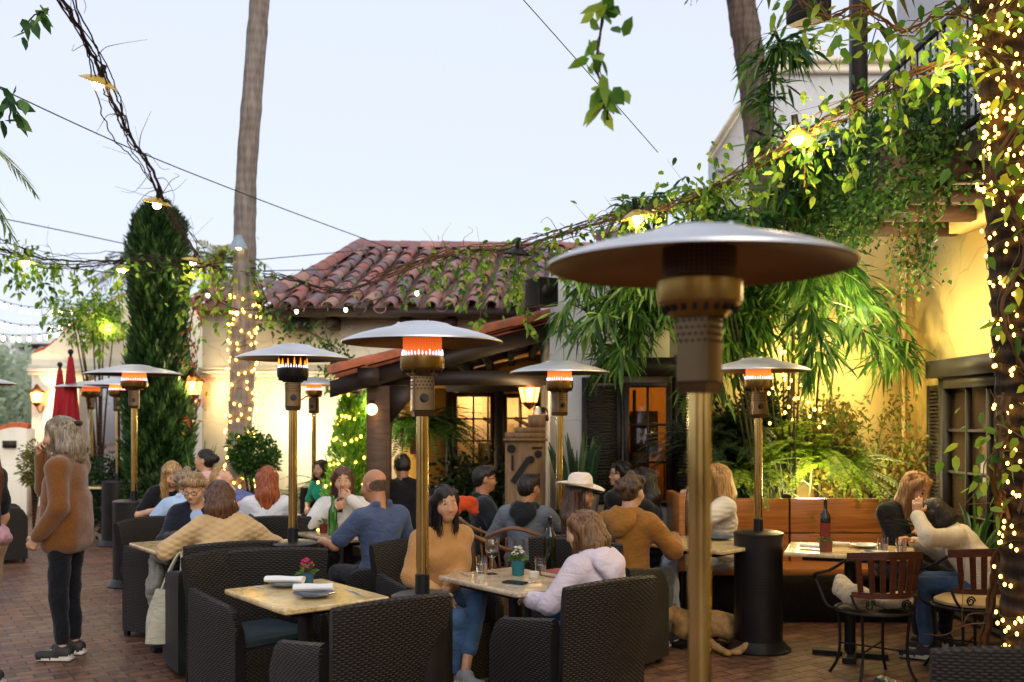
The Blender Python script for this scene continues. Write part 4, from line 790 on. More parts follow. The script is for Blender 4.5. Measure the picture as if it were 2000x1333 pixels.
for k in range(4): b = MB(); b.bx(GX(-60+45*k,D4), GX(-30+45*k,D4), D4-.1, D4-.004, ZY(790,D4), ZY(715,D4)); b.build('window', NT('far_pane').set(col=srgb('4a5560'), rough=.1), fb, False)
# ---------- plants, vines, strings of bulbs, lamps
def barkmat(name, a, b, c, ring=26, bump=.8):
    n = NT(name); co = n.co('Object', (1,1,1)); f = n.noise(n.co('Object', (14,14,2.2)), 1.5, 5, .65); w = n.N('ShaderNodeTexWave', bands_direction='Z'); w.inputs['Scale'].default_value = ring/10; w.inputs['Distortion'].default_value = 3.5; w.inputs['Detail'].default_value = 3; n.L(co, w.inputs[0])
    g = n.math('MULTIPLY_ADD', w.outputs[1], .08 if ring < 30 else .4, True); n.t.nodes[g.node.name].inputs[2].default_value = 0; h = n.math('ADD', f, g); col = n.ramp(n.math('MULTIPLY', h, .7), [(.25, srgb(a)), (.5, srgb(b)), (.72, srgb(c))]); n.bump(h, bump, .02); return n.set(col=col, rough=.9, spec=.15)
BK1 = barkmat('palm_bark', '4c4038', '766659', '94867a'); BK0 = barkmat('pale_palm_bark', '6a6058', '948a80', 'aea49a'); BK2 = barkmat('dark_palm_bark', '17130f', '2a231d', '463b31', 40, 1.0); BK3 = barkmat('vine_bark', '2a1c16', '3e2c22', '5a4434', 60)
M_culm = mat('bamboo_culm', '3a3a1c', .5, var=.4); M_vst = mat('vine_stem', '2e1e18', .8, var=.3); M_vst2 = mat('dry_vine_stem', '6a4a28', .8, var=.3); M_cable = mat('cable', '1a1618', .6)
L_bam = leafmat('bamboo_leaf', ['20401a', '345a22', '4a762c', '648e34', '8eae48'], .4); L_vine = leafmat('vine_leaf', ['345a20', '54802a', '749c32', '98b440', 'b4c84c'], .5); L_ivy = leafmat('ivy_leaf', ['1e3e1a', '305624', '466e2c', '648a38'], .4)
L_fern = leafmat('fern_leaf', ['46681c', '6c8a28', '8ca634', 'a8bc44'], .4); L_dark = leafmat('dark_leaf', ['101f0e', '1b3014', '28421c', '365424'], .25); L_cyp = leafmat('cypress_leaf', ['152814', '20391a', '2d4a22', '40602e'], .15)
L_lit = leafmat('thuja_leaf', ['447624', '62a02c', '7eb83a', '98c84a'], .35); L_dry = leafmat('dry_leaf', ['5a4a1a', '7a6a26', '8c8034', '6a7a30', '4a5c22'], .35); L_palm = leafmat('palm_leaf', ['2a3a1a', '4a5226', '6a6430', '3a4a20'], .3); L_snake = leafmat('snake_leaf', ['1e3420', '33502c', '5c7040', '2a4426'], .1)
def trunk(path, r, n=14, rings=70, jit=.03):
    P = spline(path, rings); b = MB(); saw = 1 if jit else 1+.07*((np.arange(rings)*.2)%1)+rng.normal(0,.012,rings); b.tube(P, np.interp(np.linspace(0,1,rings), np.linspace(0,1,len(r)), r)*(1+rng.normal(0, max(jit,.001), rings))*saw, n); return b
def frond(mb, p, d, L, lw, n=22, droop=.6, wid=.02, mat=0, ang=.9, rach=None, twist=0):
    # one pinnate frond: leaflets both sides of an arching midrib
    t = np.linspace(0, 1, n); d = nrm(d); pts = p+np.outer(t*L, d)-np.outer((t**2)*L*droop, V(0,0,1)); T = nrm(np.gradient(pts, axis=0)); sd = nrm(np.cross(T, V(0,0,1)+.001)); up = nrm(np.cross(sd, T)); prof = np.sin(np.clip(t*.93+.07, 0, 1)*PI)**.6*(1-.35*t)
    for s in (-1, 1): leaves(mb, pts[1:], (T*math.cos(ang)+sd*s*math.sin(ang))[1:]+rng.normal(0,.06,(n-1,3)), up[1:], (lw*prof)[1:]+.01, wid, .1, .12, mat)
    if rach is not None: mb.tube(pts, np.linspace(rach, rach*.3, n), 4, 1)
def fern(label, x, y, z, R, n, name='fern', lm=None, lw=.09, up=.6, pot=None, wid=.018, nn=24, kind=None, spread=1.0, face=None):
    t = thing(name, label, 'fern', (x, y, z)); b = MB()
    for k in range(n):
        a = rng.uniform(0, 2*PI) if face is None else rng.normal(face, 1.1); e = rng.uniform(.15, up+.5); L = R*rng.uniform(.7, 1.1)
        frond(b, V(rng.normal(0,.04), rng.normal(0,.04), 0), (math.cos(a)*spread, math.sin(a)*spread, e), L, lw*rng.uniform(.8,1.15), nn, rng.uniform(.35,.8), wid, 0, 1.1, .004)
    b.build('fronds', [lm or L_fern, M_culm], t, False)
    if pot: b = MB(); b.lathe([(0,-.3),(pot*.7,-.3),(pot,-.02),(pot*1.05,0),(pot*.9,0),(0,-.03)], 20); b.build('pot', mat('terracotta', '7a4a32', .8), t)
    return t
def shrub(label, c, r, n, lm, ln=.06, wd=.03, name='shrub', cat='shrub', group=None, upb=.3, clumps=14, stem=True, hang=0):
    t = thing(name, label, cat, (c[0], c[1], 0), 0, group); b = MB(); r = np.broadcast_to(np.asarray(r, float), (3,)); cc = rdir(clumps)*rng.uniform(.45, .95, (clumps,1))*r; k = rng.integers(0, clumps, n); d = rdir(n); p = cc[k]+d*(rng.random((n,1))**.5)*r*rng.uniform(.28,.5,(clumps,1))[k]+V(0,0,c[2])
    p[:,2] = np.maximum(p[:,2], .02); leaves(b, p, nrm(d+V(0,0,upb)), rdir(n), rng.uniform(.7,1.2,n)*ln, rng.uniform(.8,1.2,n)*wd, .15, .2+hang); b.build('foliage', lm, t, False)
    if stem:
        b = MB()
        for q in cc[:8]: b.tube(spline([(0,0,.0),(q[0]*.3,q[1]*.3,c[2]*.5),q*.8+V(0,0,c[2])], 7), np.linspace(.018,.006,7)*max(1, r[0]*2), 5)
        b.build('stem', BK3, t)
    return t
def conifer(label, x, y, z0, z1, rf, n, lm, name='cypress_tree', ln=.07, wd=.022, cat='tree', up=1.4, tr=.06):
    t = thing(name, label, cat, (x, y, 0)); b = MB(); u = rng.random(n); a = rng.uniform(0, 2*PI, n); lump = 1+.10*np.sin(5*a+u*40)+.09*np.sin(11*a-u*63)+.05*np.sin(23*a+90*u); rr = rf(u)*lump*(1-.45*rng.random(n)**2.2); p = np.stack([rr*np.cos(a), rr*np.sin(a), z0+(z1-z0)*u], 1)
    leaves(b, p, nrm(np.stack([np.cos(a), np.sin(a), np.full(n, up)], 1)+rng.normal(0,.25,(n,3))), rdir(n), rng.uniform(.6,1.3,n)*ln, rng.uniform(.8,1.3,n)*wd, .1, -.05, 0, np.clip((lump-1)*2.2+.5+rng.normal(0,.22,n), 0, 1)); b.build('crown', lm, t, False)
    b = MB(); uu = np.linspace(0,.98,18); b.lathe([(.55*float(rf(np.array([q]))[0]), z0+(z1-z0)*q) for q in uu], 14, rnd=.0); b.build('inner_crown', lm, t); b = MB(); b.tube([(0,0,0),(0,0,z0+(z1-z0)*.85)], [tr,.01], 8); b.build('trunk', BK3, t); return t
# --- trees
pt = thing('palm_tree', 'tall slim grey palm trunk wrapped with bulbs low down, by the tiled roof', 'palm tree', (GX(468,12.3),12.3,0)); o = V(GX(468,12.3),12.3,0)
path = [V(*W(x,y,12.3))-o for x, y in ((466,1075),(466,940),(472,780),(477,560),(478,450),(482,330),(494,170),(507,0),(520,-190),(528,-330))]
trunk(path, [.155,.152,.15,.142,.135,.128,.125,.122,.118,.115]).build('trunk', BK0, pt); b = MB()
for k in range(26): a = k*2.4; frond(b, path[-1], (math.cos(a), math.sin(a), rng.uniform(-.2,.9)), 1.7, .5, 18, .7, .035, 0, .7, .012)
b.build('crown', [L_palm, M_culm], pt, False)
pt2 = thing('palm_tree', 'thick dark palm trunk rising behind the bamboo, before the pale gable', 'palm tree', (GX(1492,14.5),14.5,0)); o = V(GX(1492,14.5),14.5,0)
path = [V(*W(x,y,14.5))-o for x, y in ((1494,1040),(1496,700),(1494,400),(1480,240),(1464,110),(1447,0),(1425,-190),(1410,-300))]; trunk(path, [.24,.235,.225,.215,.21,.205,.195,.19]).build('trunk', BK1, pt2); b = MB()
for k in range(26): a = k*2.4; frond(b, path[-1], (math.cos(a), math.sin(a), rng.uniform(-.2,.9)), 2.0, .55, 18, .7, .04, 0, .7, .012)
b.build('crown', [L_palm, M_culm], pt2, False)
pt3 = thing('palm_tree', 'dark ringed palm trunk wound with warm bulbs at the right edge', 'palm tree', (GX(2028,5.2),5.2,0)); o3 = V(GX(2028,5.2),5.2,0)
path3 = [V(*W(x,y,5.2))-o3 for x, y in ((2038,1437),(2036,1322),(2030,1200),(2022,900),(2010,640),(1998,430),(1988,200),(1972,0),(1950,-200),(1930,-400))]; R3 = [q*.81 for q in (.27,.25,.22,.215,.212,.212,.216,.22,.215,.21)]; trunk(path3, R3, 22, 190, .0).build('trunk', BK2, pt3); b = MB()
for k in range(24): a = k*2.4; frond(b, path3[-1], (math.cos(a), math.sin(a), rng.uniform(0,1)), 1.6, .5, 16, .6, .04, 0, .7, .012)
b.build('crown', [L_palm, M_culm], pt3, False)
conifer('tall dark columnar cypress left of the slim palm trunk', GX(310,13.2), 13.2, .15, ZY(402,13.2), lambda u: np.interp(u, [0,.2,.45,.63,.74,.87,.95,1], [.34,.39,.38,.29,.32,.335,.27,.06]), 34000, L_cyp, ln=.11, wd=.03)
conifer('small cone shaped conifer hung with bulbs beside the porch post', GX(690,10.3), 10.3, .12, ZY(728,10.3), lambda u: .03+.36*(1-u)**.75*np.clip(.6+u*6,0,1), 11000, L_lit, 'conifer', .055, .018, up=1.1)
for lab, px, py, D, R, hue in (('shaggy brown headed fan palm beyond the cypress',262,515,23,1.25,L_palm),('pale yellow green palm head right of the cypress',425,505,21,1.2,leafmat('pale_palm_leaf', ['8a8a30','a8a040','c0b850'],.5))):
    t = thing('palm_tree', lab, 'palm tree', (GX(px,D),D,0)); z = ZY(py,D); b = MB(); b.tube([(0,0,0),(0,0,z)], [.16,.13], 10); b.build('trunk', BK1, t); b = MB()
    for k in range(34): a = k*2.4; frond(b, V(0,0,z), (math.cos(a), math.sin(a), rng.uniform(-.5,.9)), R*rng.uniform(.8,1.1), .38, 16, rng.uniform(.3,.8), .035, 0, .6, .01)
    b.build('crown', [hue, M_culm], t, False)
L_far = leafmat('far_leaf', ['a0b090','b4c4a0','c8d2b8','b0c0a8'], .5)  # paled greens put the bright distant haze into the leaf colour
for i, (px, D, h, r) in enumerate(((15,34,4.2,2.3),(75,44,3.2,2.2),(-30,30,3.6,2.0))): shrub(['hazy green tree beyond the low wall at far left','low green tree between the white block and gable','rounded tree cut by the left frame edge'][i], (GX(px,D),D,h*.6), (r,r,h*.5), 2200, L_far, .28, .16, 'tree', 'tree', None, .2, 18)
shrub('bushy yellow green vine mass glowing over the gable wall', (GX(195,17.8),17.8,ZY(625,17.8)), (.75,.4,.55), 2400, L_vine, .085, .05, 'climbing_vine', 'vine', None, .1, 16)
# --- hedges, ferns and bushes along the walls
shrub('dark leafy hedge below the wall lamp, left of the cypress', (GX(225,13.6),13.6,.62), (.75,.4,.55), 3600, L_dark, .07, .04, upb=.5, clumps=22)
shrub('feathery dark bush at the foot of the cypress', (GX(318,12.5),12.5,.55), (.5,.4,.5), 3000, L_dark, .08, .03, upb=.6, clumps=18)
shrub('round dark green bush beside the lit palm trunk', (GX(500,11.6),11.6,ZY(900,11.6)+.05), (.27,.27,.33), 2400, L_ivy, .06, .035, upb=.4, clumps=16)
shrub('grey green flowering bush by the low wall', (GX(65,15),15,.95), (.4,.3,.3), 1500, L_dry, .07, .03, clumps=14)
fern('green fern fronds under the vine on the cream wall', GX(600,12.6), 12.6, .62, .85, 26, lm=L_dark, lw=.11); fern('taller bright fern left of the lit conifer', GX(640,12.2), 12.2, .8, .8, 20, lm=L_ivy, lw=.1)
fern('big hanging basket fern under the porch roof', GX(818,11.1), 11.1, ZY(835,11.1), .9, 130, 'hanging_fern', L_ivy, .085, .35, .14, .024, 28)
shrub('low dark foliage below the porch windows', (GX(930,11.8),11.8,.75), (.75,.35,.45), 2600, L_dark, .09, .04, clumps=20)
def strap(label, x, y, z, n, L, w, name='snake_plant', lm=None, sp=.16, cat='plant', pot=True, bend=.15):
    t = thing(name, label, cat, (x,y,z)); b = MB()
    for k in range(n):
        a = rng.uniform(0,2*PI); r = sp*math.sqrt(rng.random()); l = L*rng.uniform(.6,1.1); p0 = V(r*math.cos(a), r*math.sin(a), 0); d = nrm(V(math.cos(a)*bend*rng.uniform(.3,2), math.sin(a)*bend*rng.uniform(.3,2), 1)); s = nrm(np.cross(d, rdir(1)[0])); q = np.linspace(0,1,8)
        pts = p0+np.outer(q*l, d)+np.outer(bend*l*.8*q**2.2, V(math.cos(a), math.sin(a), -.6*bend*4)); ww = w*np.sin(np.clip(q*.85+.15,0,1)*PI)**.6; ww[-1] = .001; nn = np.cross(d, s)
        b.grid(np.stack([pts-s*ww[:,None]/2+nn*.006, pts, pts+s*ww[:,None]/2+nn*.006], 1), 0, random.random())
    b.build('leaves', lm or L_snake, t)
    if pot: b = MB(); b.lathe([(0,-.32),(sp*.95,-.32),(sp*1.25,-.03),(sp*1.3,0),(sp*1.1,0),(0,-.03)], 20); b.build('pot', mat('stone_pot', '8a8478', .85, bump=.3), t)
    return t
strap('tall snake plant in a stone pot by the grey shutter', GX(1128,9.1), 9.1, ZY(968,9.1), 34, .55, .055, bend=.12); strap('upright strap leaves between cypress and cream wall', GX(378,13.0), 13.0, .55, 22, .8, .06, sp=.14)
strap('arching strap leaves below the side door', GX(1905,7.4), 7.4, .62, 46, .6, .03, 'strap_plant', L_ivy, .2, bend=.4); strap('spiky young cypress shoots at the wall foot', GX(432,12.9), 12.9, .5, 16, .6, .04, 'strap_plant', L_ivy, .08)
fern('brightly lit sword fern above the bench back', GX(1575,8.95), 8.9, 1.32, .85, 44, 'sword_fern', L_fern, .11, .55, None, .026, 32); fern('second sword fern leaning over the bench, nearer the heater', GX(1510,9.0), 8.95, 1.42, .7, 34, 'sword_fern', L_fern, .10, .8, None, .024, 28); fern('third sword fern with fronds drooping low over the bench', GX(1625,8.85), 8.85, 1.22, .8, 34, 'sword_fern', L_fern, .11, .35, None, .026, 30); fern('sword fern hidden low behind the heater drum', GX(1450,8.85), 8.85, 1.15, .7, 30, 'sword_fern', L_fern, .1, .5, None, .026, 28)
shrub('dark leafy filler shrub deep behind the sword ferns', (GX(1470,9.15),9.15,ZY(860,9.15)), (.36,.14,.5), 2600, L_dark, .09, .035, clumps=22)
shrub('mid green shrub behind the bench below the bamboo', (GX(1600,9.2),9.2,ZY(880,9.2)), (.38,.13,.38), 2000, L_ivy, .08, .03, clumps=20)
t = fern('soft blue green asparagus fern before the lit window', GX(1360,8.9), 8.85, 1.36, .72, 90, 'asparagus_fern', leafmat('asparagus_leaf', ['17302a','24463a','345c48'],.3), .06, 1.2, None, .007, 40)
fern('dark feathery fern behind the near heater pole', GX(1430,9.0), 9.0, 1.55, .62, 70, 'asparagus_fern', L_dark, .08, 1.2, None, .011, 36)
t = thing('ficus', 'sparse yellowing ficus with thin stems on the yellow wall', 'shrub', (GX(1680,8.9),8.9,0)); bl_, bs_ = MB(), MB()
for k in range(17):
    a = rng.uniform(-.45,.75); tip = V(a*.9, rng.uniform(-.2,.3), rng.uniform(1.4,2.05)-.35*abs(a)); P = spline([(a*.06,0,.2),(a*.25,.02,.9),tip*V(.7,.7,.85),tip+V(a*.25,-.05,-.06)], 14); bs_.tube(P, np.linspace(.010,.003,14), 5)
    q = P[rng.integers(5,14,150)]+rng.normal(0,.075,(150,3)); leaves(bl_, q, nrm(rdir(150)+V(0,0,-.5)), rdir(150), rng.uniform(.04,.075,150), .03, .15, .25)
bl_.build('foliage', L_dry, t, False); bs_.build('stem', M_vst2, t)
# --- bamboo
t = thing('bamboo', 'large dark green bamboo clump filling the corner behind the heaters', 'bamboo', (GX(1540,9.0),9.0,0)); o = V(GX(1540,9.0),9.0,0); bl_, bs_ = MB(), MB()
culms = [(1490,1330,470,1100,610),(1500,1360,520,1150,640),(1480,1340,560,1215,690),(1500,1400,480,1250,600),(1510,1420,420,1300,560),(1500,1400,380,1220,400),(1540,1510,260,1530,90),(1560,1540,350,1590,300),
         (1580,1580,360,1640,370),(1600,1650,560,1760,690),(1580,1600,480,1680,640),(1560,1560,520,1600,700),(1540,1530,480,1490,640),(1520,1480,560,1430,690),(1560,1500,430,1400,440),(1570,1560,420,1560,380),(1530,1450,600,1380,720)]
for bx_, ax_, ay_, tx_, ty_ in culms:
    D = rng.uniform(8.55, 9.25); P = spline([V(GX(1540+(bx_-1540)*.6+rng.normal(0,12),D),D,.3), V(*W((bx_+ax_)/2+rng.normal(0,14),(700+ay_)/2,D)), V(*W(ax_,ay_,D)), V(*W((ax_*.4+tx_*.6),min(ay_,ty_)*.75+ty_*.25,D-.15)), V(*W(tx_,ty_,D-.3))], 30)-o; bs_.tube(P, np.linspace(.011,.003,30), 6)
    for k in range(62):
        i = int(7+22.9*rng.random()**.7); p = P[i]; dd = nrm(nrm(P[min(i+1,29)]-P[i-1])*.5+rdir(1,-.5,.5)[0]); L = rng.uniform(.12,.42)*(1-.3*i/30); m = 7; q = p+np.outer(np.linspace(.15,1,m)*L, dd)-np.outer(np.linspace(0,1,m)**2*L*.35, V(0,0,1))
        if k%2 == 0: bs_.tube([p, p+dd*L*.5-V(0,0,.03), q[-1]], .0025, 4)
        ld = nrm(dd*.9+rng.normal(0,.5,(m,3))+V(0,0,-.55)); leaves(bl_, q, ld, nrm(rng.normal(0,.5,(m,3))+V(0,0,1)), rng.uniform(.15,.27,m), rng.uniform(.026,.042,m), .15, .3, hi=True)
bl_.build('foliage', L_bam, t, False); bs_.build('culms', M_culm, t)
# --- ivy spilling over the balcony
t = thing('ivy', 'dense trailing ivy hanging over the balcony rail', 'ivy', (2.9,7,0)); o = V(2.9,7,0); bl_, bs_ = MB(), MB(); n = 5200
y = rng.uniform(6.25,8.45,n); cl = .5+.5*np.sin(y*5.3)*np.sin(y*2.1+1); top = 3.85+.3*cl; bot = 3.2-.22*cl; z = bot+(top-bot)*rng.random(n)**.8; p = np.stack([2.86+rng.normal(0,.12,n)-.1*np.sin((z-2.6)*2.2), y, z], 1)
leaves(bl_, p-o, nrm(rdir(n)+V(-.3,-.2,-.6)), nrm(rdir(n)+V(-.6,-.5,.5)), rng.uniform(.03,.06,n), rng.uniform(.022,.04,n), .12, .15, hi=True)
for k in range(13):
    y0 = rng.uniform(6.4,7.5); L = rng.uniform(.2,.62); P = spline([(2.86,y0,3.1),(2.82+rng.normal(0,.05),y0+rng.normal(0,.08),3.0-L*.5),(2.84+rng.normal(0,.1),y0+rng.normal(0,.15),3.0-L)], 12)-o; bs_.tube(P, .0022, 4); q = np.repeat(P, 3, 0)+rng.normal(0,.03,(36,3)); leaves(bl_, q, nrm(rdir(36)+V(0,0,-.7)), rdir(36), .04, .032, .1, .15, int(k%3 == 0), rng.random(36)*.9)
bl_.build('foliage', [L_ivy, L_dry], t, False); bs_.build('stem', M_vst2, t)
# --- vines on the overhead cables
def vine(label, pts, n=60, strands=5, spread=.06, r=.007, lv=None, ntw=0, lm=None, ln=.06, smat=None, hang=(), twl=.35):
    P0 = spline([V(*W(*p)) for p in pts], n); o = P0[0].copy(); t = thing('vine', label, 'vine', o); b = MB(); q = np.linspace(0,1,n)
    for s in range(strands):
        a, ph, fr = rng.uniform(0,6.3), rng.uniform(0,6.3), rng.uniform(5,11); off = spread*(np.sin(fr*q+ph)[:,None]*nrm(rng.normal(0,1,3))+np.cos(fr*.7*q+a)[:,None]*nrm(rng.normal(0,1,3))); b.tube(P0+off*(.3 if s == 0 else 1)-o+rng.normal(0,.006,(n,3)), r*(1.6 if s == 0 else rng.uniform(.5,1)), 5)
    for k in range(ntw):
        i = rng.integers(2,n-2); d = rdir(1,-.8,.8)[0]; L = twl*rng.uniform(.4,1.2); c = rng.normal(0,.35,3); pp = spline([P0[i], P0[i]+d*L*.4+V(0,0,.04), P0[i]+(d+c*.6)*L*.75, P0[i]+(d+c*1.3+rng.normal(0,.3,3))*L], 9)-o; b.tube(pp, np.linspace(r*.5,r*.15,9), 4)
    b.build('stem', smat or M_vst, t)
    bl = MB()
    for (a0, a1, cnt, sp, hg) in lv or ():
        i = (rng.uniform(a0,a1,cnt)*(n-1)).astype(int); p = P0[i]-o+rng.normal(0,sp,(cnt,3))*V(1,1,.8)-np.outer(rng.random(cnt)**1.5*hg, V(0,0,1)); leaves(bl, p, nrm(rdir(cnt)+V(0,0,-.6)), nrm(rdir(cnt)*.8+V(0,-.5,.5)), rng.uniform(.7,1.25,cnt)*ln, rng.uniform(.5,.68,cnt)*ln, .12, .18, hi=True)
    for (a0, L, cnt) in hang:
        i = int(a0*(n-1)); dx = rng.normal(0,.12,2); pp = spline([P0[i], P0[i]+V(dx[0]*.5,dx[1]*.5,-L*.5), P0[i]+V(dx[0],dx[1],-L)], 14)-o; bl.tube(pp, .0025, 4, 1); k = rng.integers(1,14,cnt); leaves(bl, pp[k]+rng.normal(0,.025,(cnt,3)), nrm(rdir(cnt)+V(0,0,-.8)), nrm(rdir(cnt)*.7+V(0,-.6,.4)), rng.uniform(.75,1.2,cnt)*ln, rng.uniform(.5,.68,cnt)*ln, .12, .18, hi=True)
    if bl.n: bl.build('foliage', [lm or L_vine, smat or M_vst], t, False)
    return t
vine('bare brown twisted vine climbing across the sky at upper left', [(95,-90,6.6),(130,0,7.1),(178,90,7.5),(205,160,7.8),(232,220,8.2),(258,275,8.6),(295,325,9.3),(322,390,10),(345,440,10.8),(378,490,12),(402,545,13)], 70, 6, .085, .0085, None, 26, twl=.42)
vine('thin leafy vine along the cable at far left', [(-40,470,10.5),(60,500,11),(150,515,11.5),(260,512,12),(330,512,12),(420,520,12.4),(500,530,12.2)], 60, 8, .10, .007, [(0,.2,150,.14,.25),(.15,.55,60,.1,.15),(.7,1,200,.16,.35)], 24, L_vine, .085, hang=[(.12,.5,24),(.2,.65,34),(.27,.8,40),(.33,.95,40),(.38,1.1,44),(.45,1.0,36),(.75,.7,36),(.8,.9,40),(.86,.8,34),(.93,.9,36),(.99,.7,30)])
vine('leafy vine sweeping from the lit palm across to the tiled roof', [(2060,20,5.2),(1930,95,5.6),(1800,140,6.0),(1700,190,6.4),(1600,240,6.8),(1500,300,7.2),(1400,360,7.6),(1290,405,8.0),(1180,430,8.4),(1080,465,8.8),(1000,490,9.1),(920,495,9.4),(840,510,9.7),(740,545,10.2)], 120, 9, .075, .0065, [(.0,.15,120,.12,.1),(.13,.3,130,.12,.1),(.28,.5,240,.14,.14),(.45,.56,150,.12,.12),(.56,.68,70,.09,.05),(.68,.95,230,.12,.3)], 50, L_vine, .075, M_vst2,
     hang=[(.08,.5,20),(.2,.45,24),(.26,.6,26),(.33,.4,20),(.42,.5,24),(.70,.45,30),(.73,.6,34),(.76,.5,30),(.79,.75,42),(.82,.7,36),(.86,.5,26),(.9,.3,18),(.97,.35,16)])
vine('tangle of bare vine twigs over the eave of the tiled roof', [(520,540,12.2),(570,548,12),(620,560,11.8),(680,565,11.4),(740,548,10.6)], 30, 6, .07, .006, [(0,1,20,.1,.1)], 12, L_vine, .07)
vine('leafy creeper rambling down the cream wall', [(500,540,12.6),(540,620,12.8),(610,650,13.0),(660,690,13.0),(620,760,13.0),(560,800,13.1)], 40, 3, .05, .005, [(.1,.7,260,.13,.12)], 14, L_ivy, .075, hang=[(.5,.5,24),(.6,.5,22)])
vine('creeper with red leaves beside the cypress', [(380,600,12.9),(372,680,12.9),(385,760,12.9),(375,840,12.9)], 30, 3, .05, .006, [(0,1,60,.08,.1)], 8, leafmat('red_leaf', ['7a3a20','9a4a22','5a6a2a','6a7a34'],.4), .075)
vine('thin tan liana stems twisting up beside the lit palm', [(1925,1275,5.7),(1945,1130,5.5),(1962,1020,5.25),(1940,930,5.05),(1950,850,5.0),(1962,780,5.0)], 40, 4, .035, .011, [(.55,.95,46,.08,.1)], 8, L_vine, .075, M_vst2)
vine('sprig of large green leaves hanging into the sky at top centre', [(1150,-60,3.6),(1180,10,3.6),(1165,110,3.62),(1180,180,3.65),(1190,235,3.66)], 20, 2, .012, .003, [(.2,.45,14,.035,.04),(.5,.8,16,.03,.03),(.8,1,8,.03,.02)], 0, L_vine, .085)
vine('leaf sprig hanging from the cable at upper left edge', [(-20,150,5.5),(15,190,5.5),(20,240,5.5)], 10, 1, .01, .003, [(.3,1,16,.05,.05)], 0, L_ivy, .11); vine('small leaf cluster near the top left corner', [(40,62,6.2),(70,30,6.2),(95,20,6.2)], 10, 1, .01, .003, [(0,1,9,.04,.03)], 0, L_ivy, .11)
vine('leafy vine ends around the balcony post at top right', [(1560,-20,5.4),(1620,40,5.4),(1680,20,5.4),(1760,60,5.5),(1850,20,5.5),(1960,60,5.5)], 40, 4, .06, .005, [(0,.35,50,.1,.1),(.35,1,90,.12,.15)], 10, L_vine, .085, M_vst2)
t = thing('palm_frond', 'green palm frond tips poking in at the left edge', 'palm frond', W(-60,300,6)); b = MB(); frond(b, V(-.1,0,.2), (.8,0,-.3), .55, .28, 16, .5, .03, 0, .6, .006); frond(b, V(-.1,0,.1), (.7,0,-.8), .6, .25, 16, .4, .03, 0, .6, .006); b.build('leaflets', [L_vine, M_culm], t, False)
def cable(label, pts, r=.004, sag=0):
    P = spline([V(*W(*p)) for p in pts], 24); P[:,2] -= sag*np.sin(np.linspace(0,PI,24)); o = P[0].copy(); b = MB(); b.tube(P-o, r, 5); return solo(b, 'cable', M_cable, label, 'cable', o)
cable('long thin cable slanting from upper left down to the tiled roof', [(-40,155,8),(250,288,9.5),(500,388,11),(760,485,13)], .006); cable('thin cable slanting from the top edge to the bamboo', [(1000,-25,6.5),(1120,110,7),(1285,298,8)], .0035); cable('faint cable low at the left edge, above the vine', [(-40,418,14),(240,476,16),(420,520,18)], .008); cable('faint cable between palm trunk and roof ridge', [(500,508,12.3),(720,488,15.8)], .006); cable('faint lower cable behind the slim palm', [(480,530,12.2),(640,527,14)], .006)
# --- bulbs
M_bulb = emis('warm_bulb', 'ffba42', 13); M_bulbc = emis('festoon_bulb', 'ffeabc', 8); M_wire = mat('string_wire', '1f2414', .7)
BULB = {}
def bulbmesh(r):
    if r not in BULB: b = MB(); b.ball((0,0,0), (r,r,r*1.35), 7); o = b.build('bulb', M_bulb); BULB[r] = o.data; bpy.data.objects.remove(o)
    return BULB[r]
def lightstring(label, pts, path, r, name='string_lights', extra=None):
    o = np.asarray(pts[0], float); t = thing(name, label, 'string lights', o); b = MB(); b.tube(np.asarray(path)-o, .003, 4); b.build('wire', M_wire, t)
    for p in pts[:100]: q = bpy.data.objects.new('bulb', bulbmesh(r)); COL.objects.link(q); q.parent = t; q.location = np.asarray(p)-o
    if len(pts) > 100:
        b = MB(); [b.ball(np.asarray(p)-o, (r,r,r*1.35), 7) for p in pts[100:]]; tag(b.build('bulb', M_bulb, t), kind='stuff')
    return t
def wrap(path, radii, o, z0, z1, turns, nb, jit=.03, seed=1):
    P = spline(path, 200)+o; rr = np.interp(np.linspace(0,1,200), np.linspace(0,1,len(radii)), radii); zs = np.linspace(z0, z1, 400); q = np.linspace(0, turns*2*PI, 400); cx = np.interp(zs, P[:,2], P[:,0]); cy = np.interp(zs, P[:,2], P[:,1]); r = np.interp(zs, P[:,2], rr)+.015
    w = np.stack([cx+r*np.cos(q+seed), cy+r*np.sin(q+seed), zs+.05*np.sin(q*1.7)], 1); k = np.linspace(0, 399, nb).astype(int); b = w[k]+rng.normal(0,jit,(nb,3))*V(.5,.3,1)+nrm(np.stack([np.cos(q+seed),np.sin(q+seed),0*q],1))[k]*.012; return b, w
pth = [V(*W(x,y,12.3)) for x, y in ((466,1075),(466,940),(472,780),(477,560),(478,450))]
b_, w_ = wrap(pth, [.155,.152,.15,.142,.135], 0, .75, 3.2, 19, 170); b_ = b_[np.argsort(b_[:,1])]; lightstring('warm bulbs wound round the slim grey palm trunk', list(b_), w_, .0125)
b_, w_ = wrap(path3, R3, o3, .15, 4.3, 27, 900); b_ = b_[(b_[:,1] < 5.24)]; b_ = b_[np.argsort(b_[:,1])]; lightstring('dense warm bulbs wound round the dark palm at right edge', list(b_), w_, .008)
b_, w_ = wrap(path3, R3, o3, 2.75, 4.4, 14, 620, .05, 3); b_ = b_[(b_[:,1] < 5.22)]; b_ = b_[np.argsort(b_[:,1])]; lightstring('second thicker string of bulbs crowding the top of the dark palm', list(b_), w_, .008)
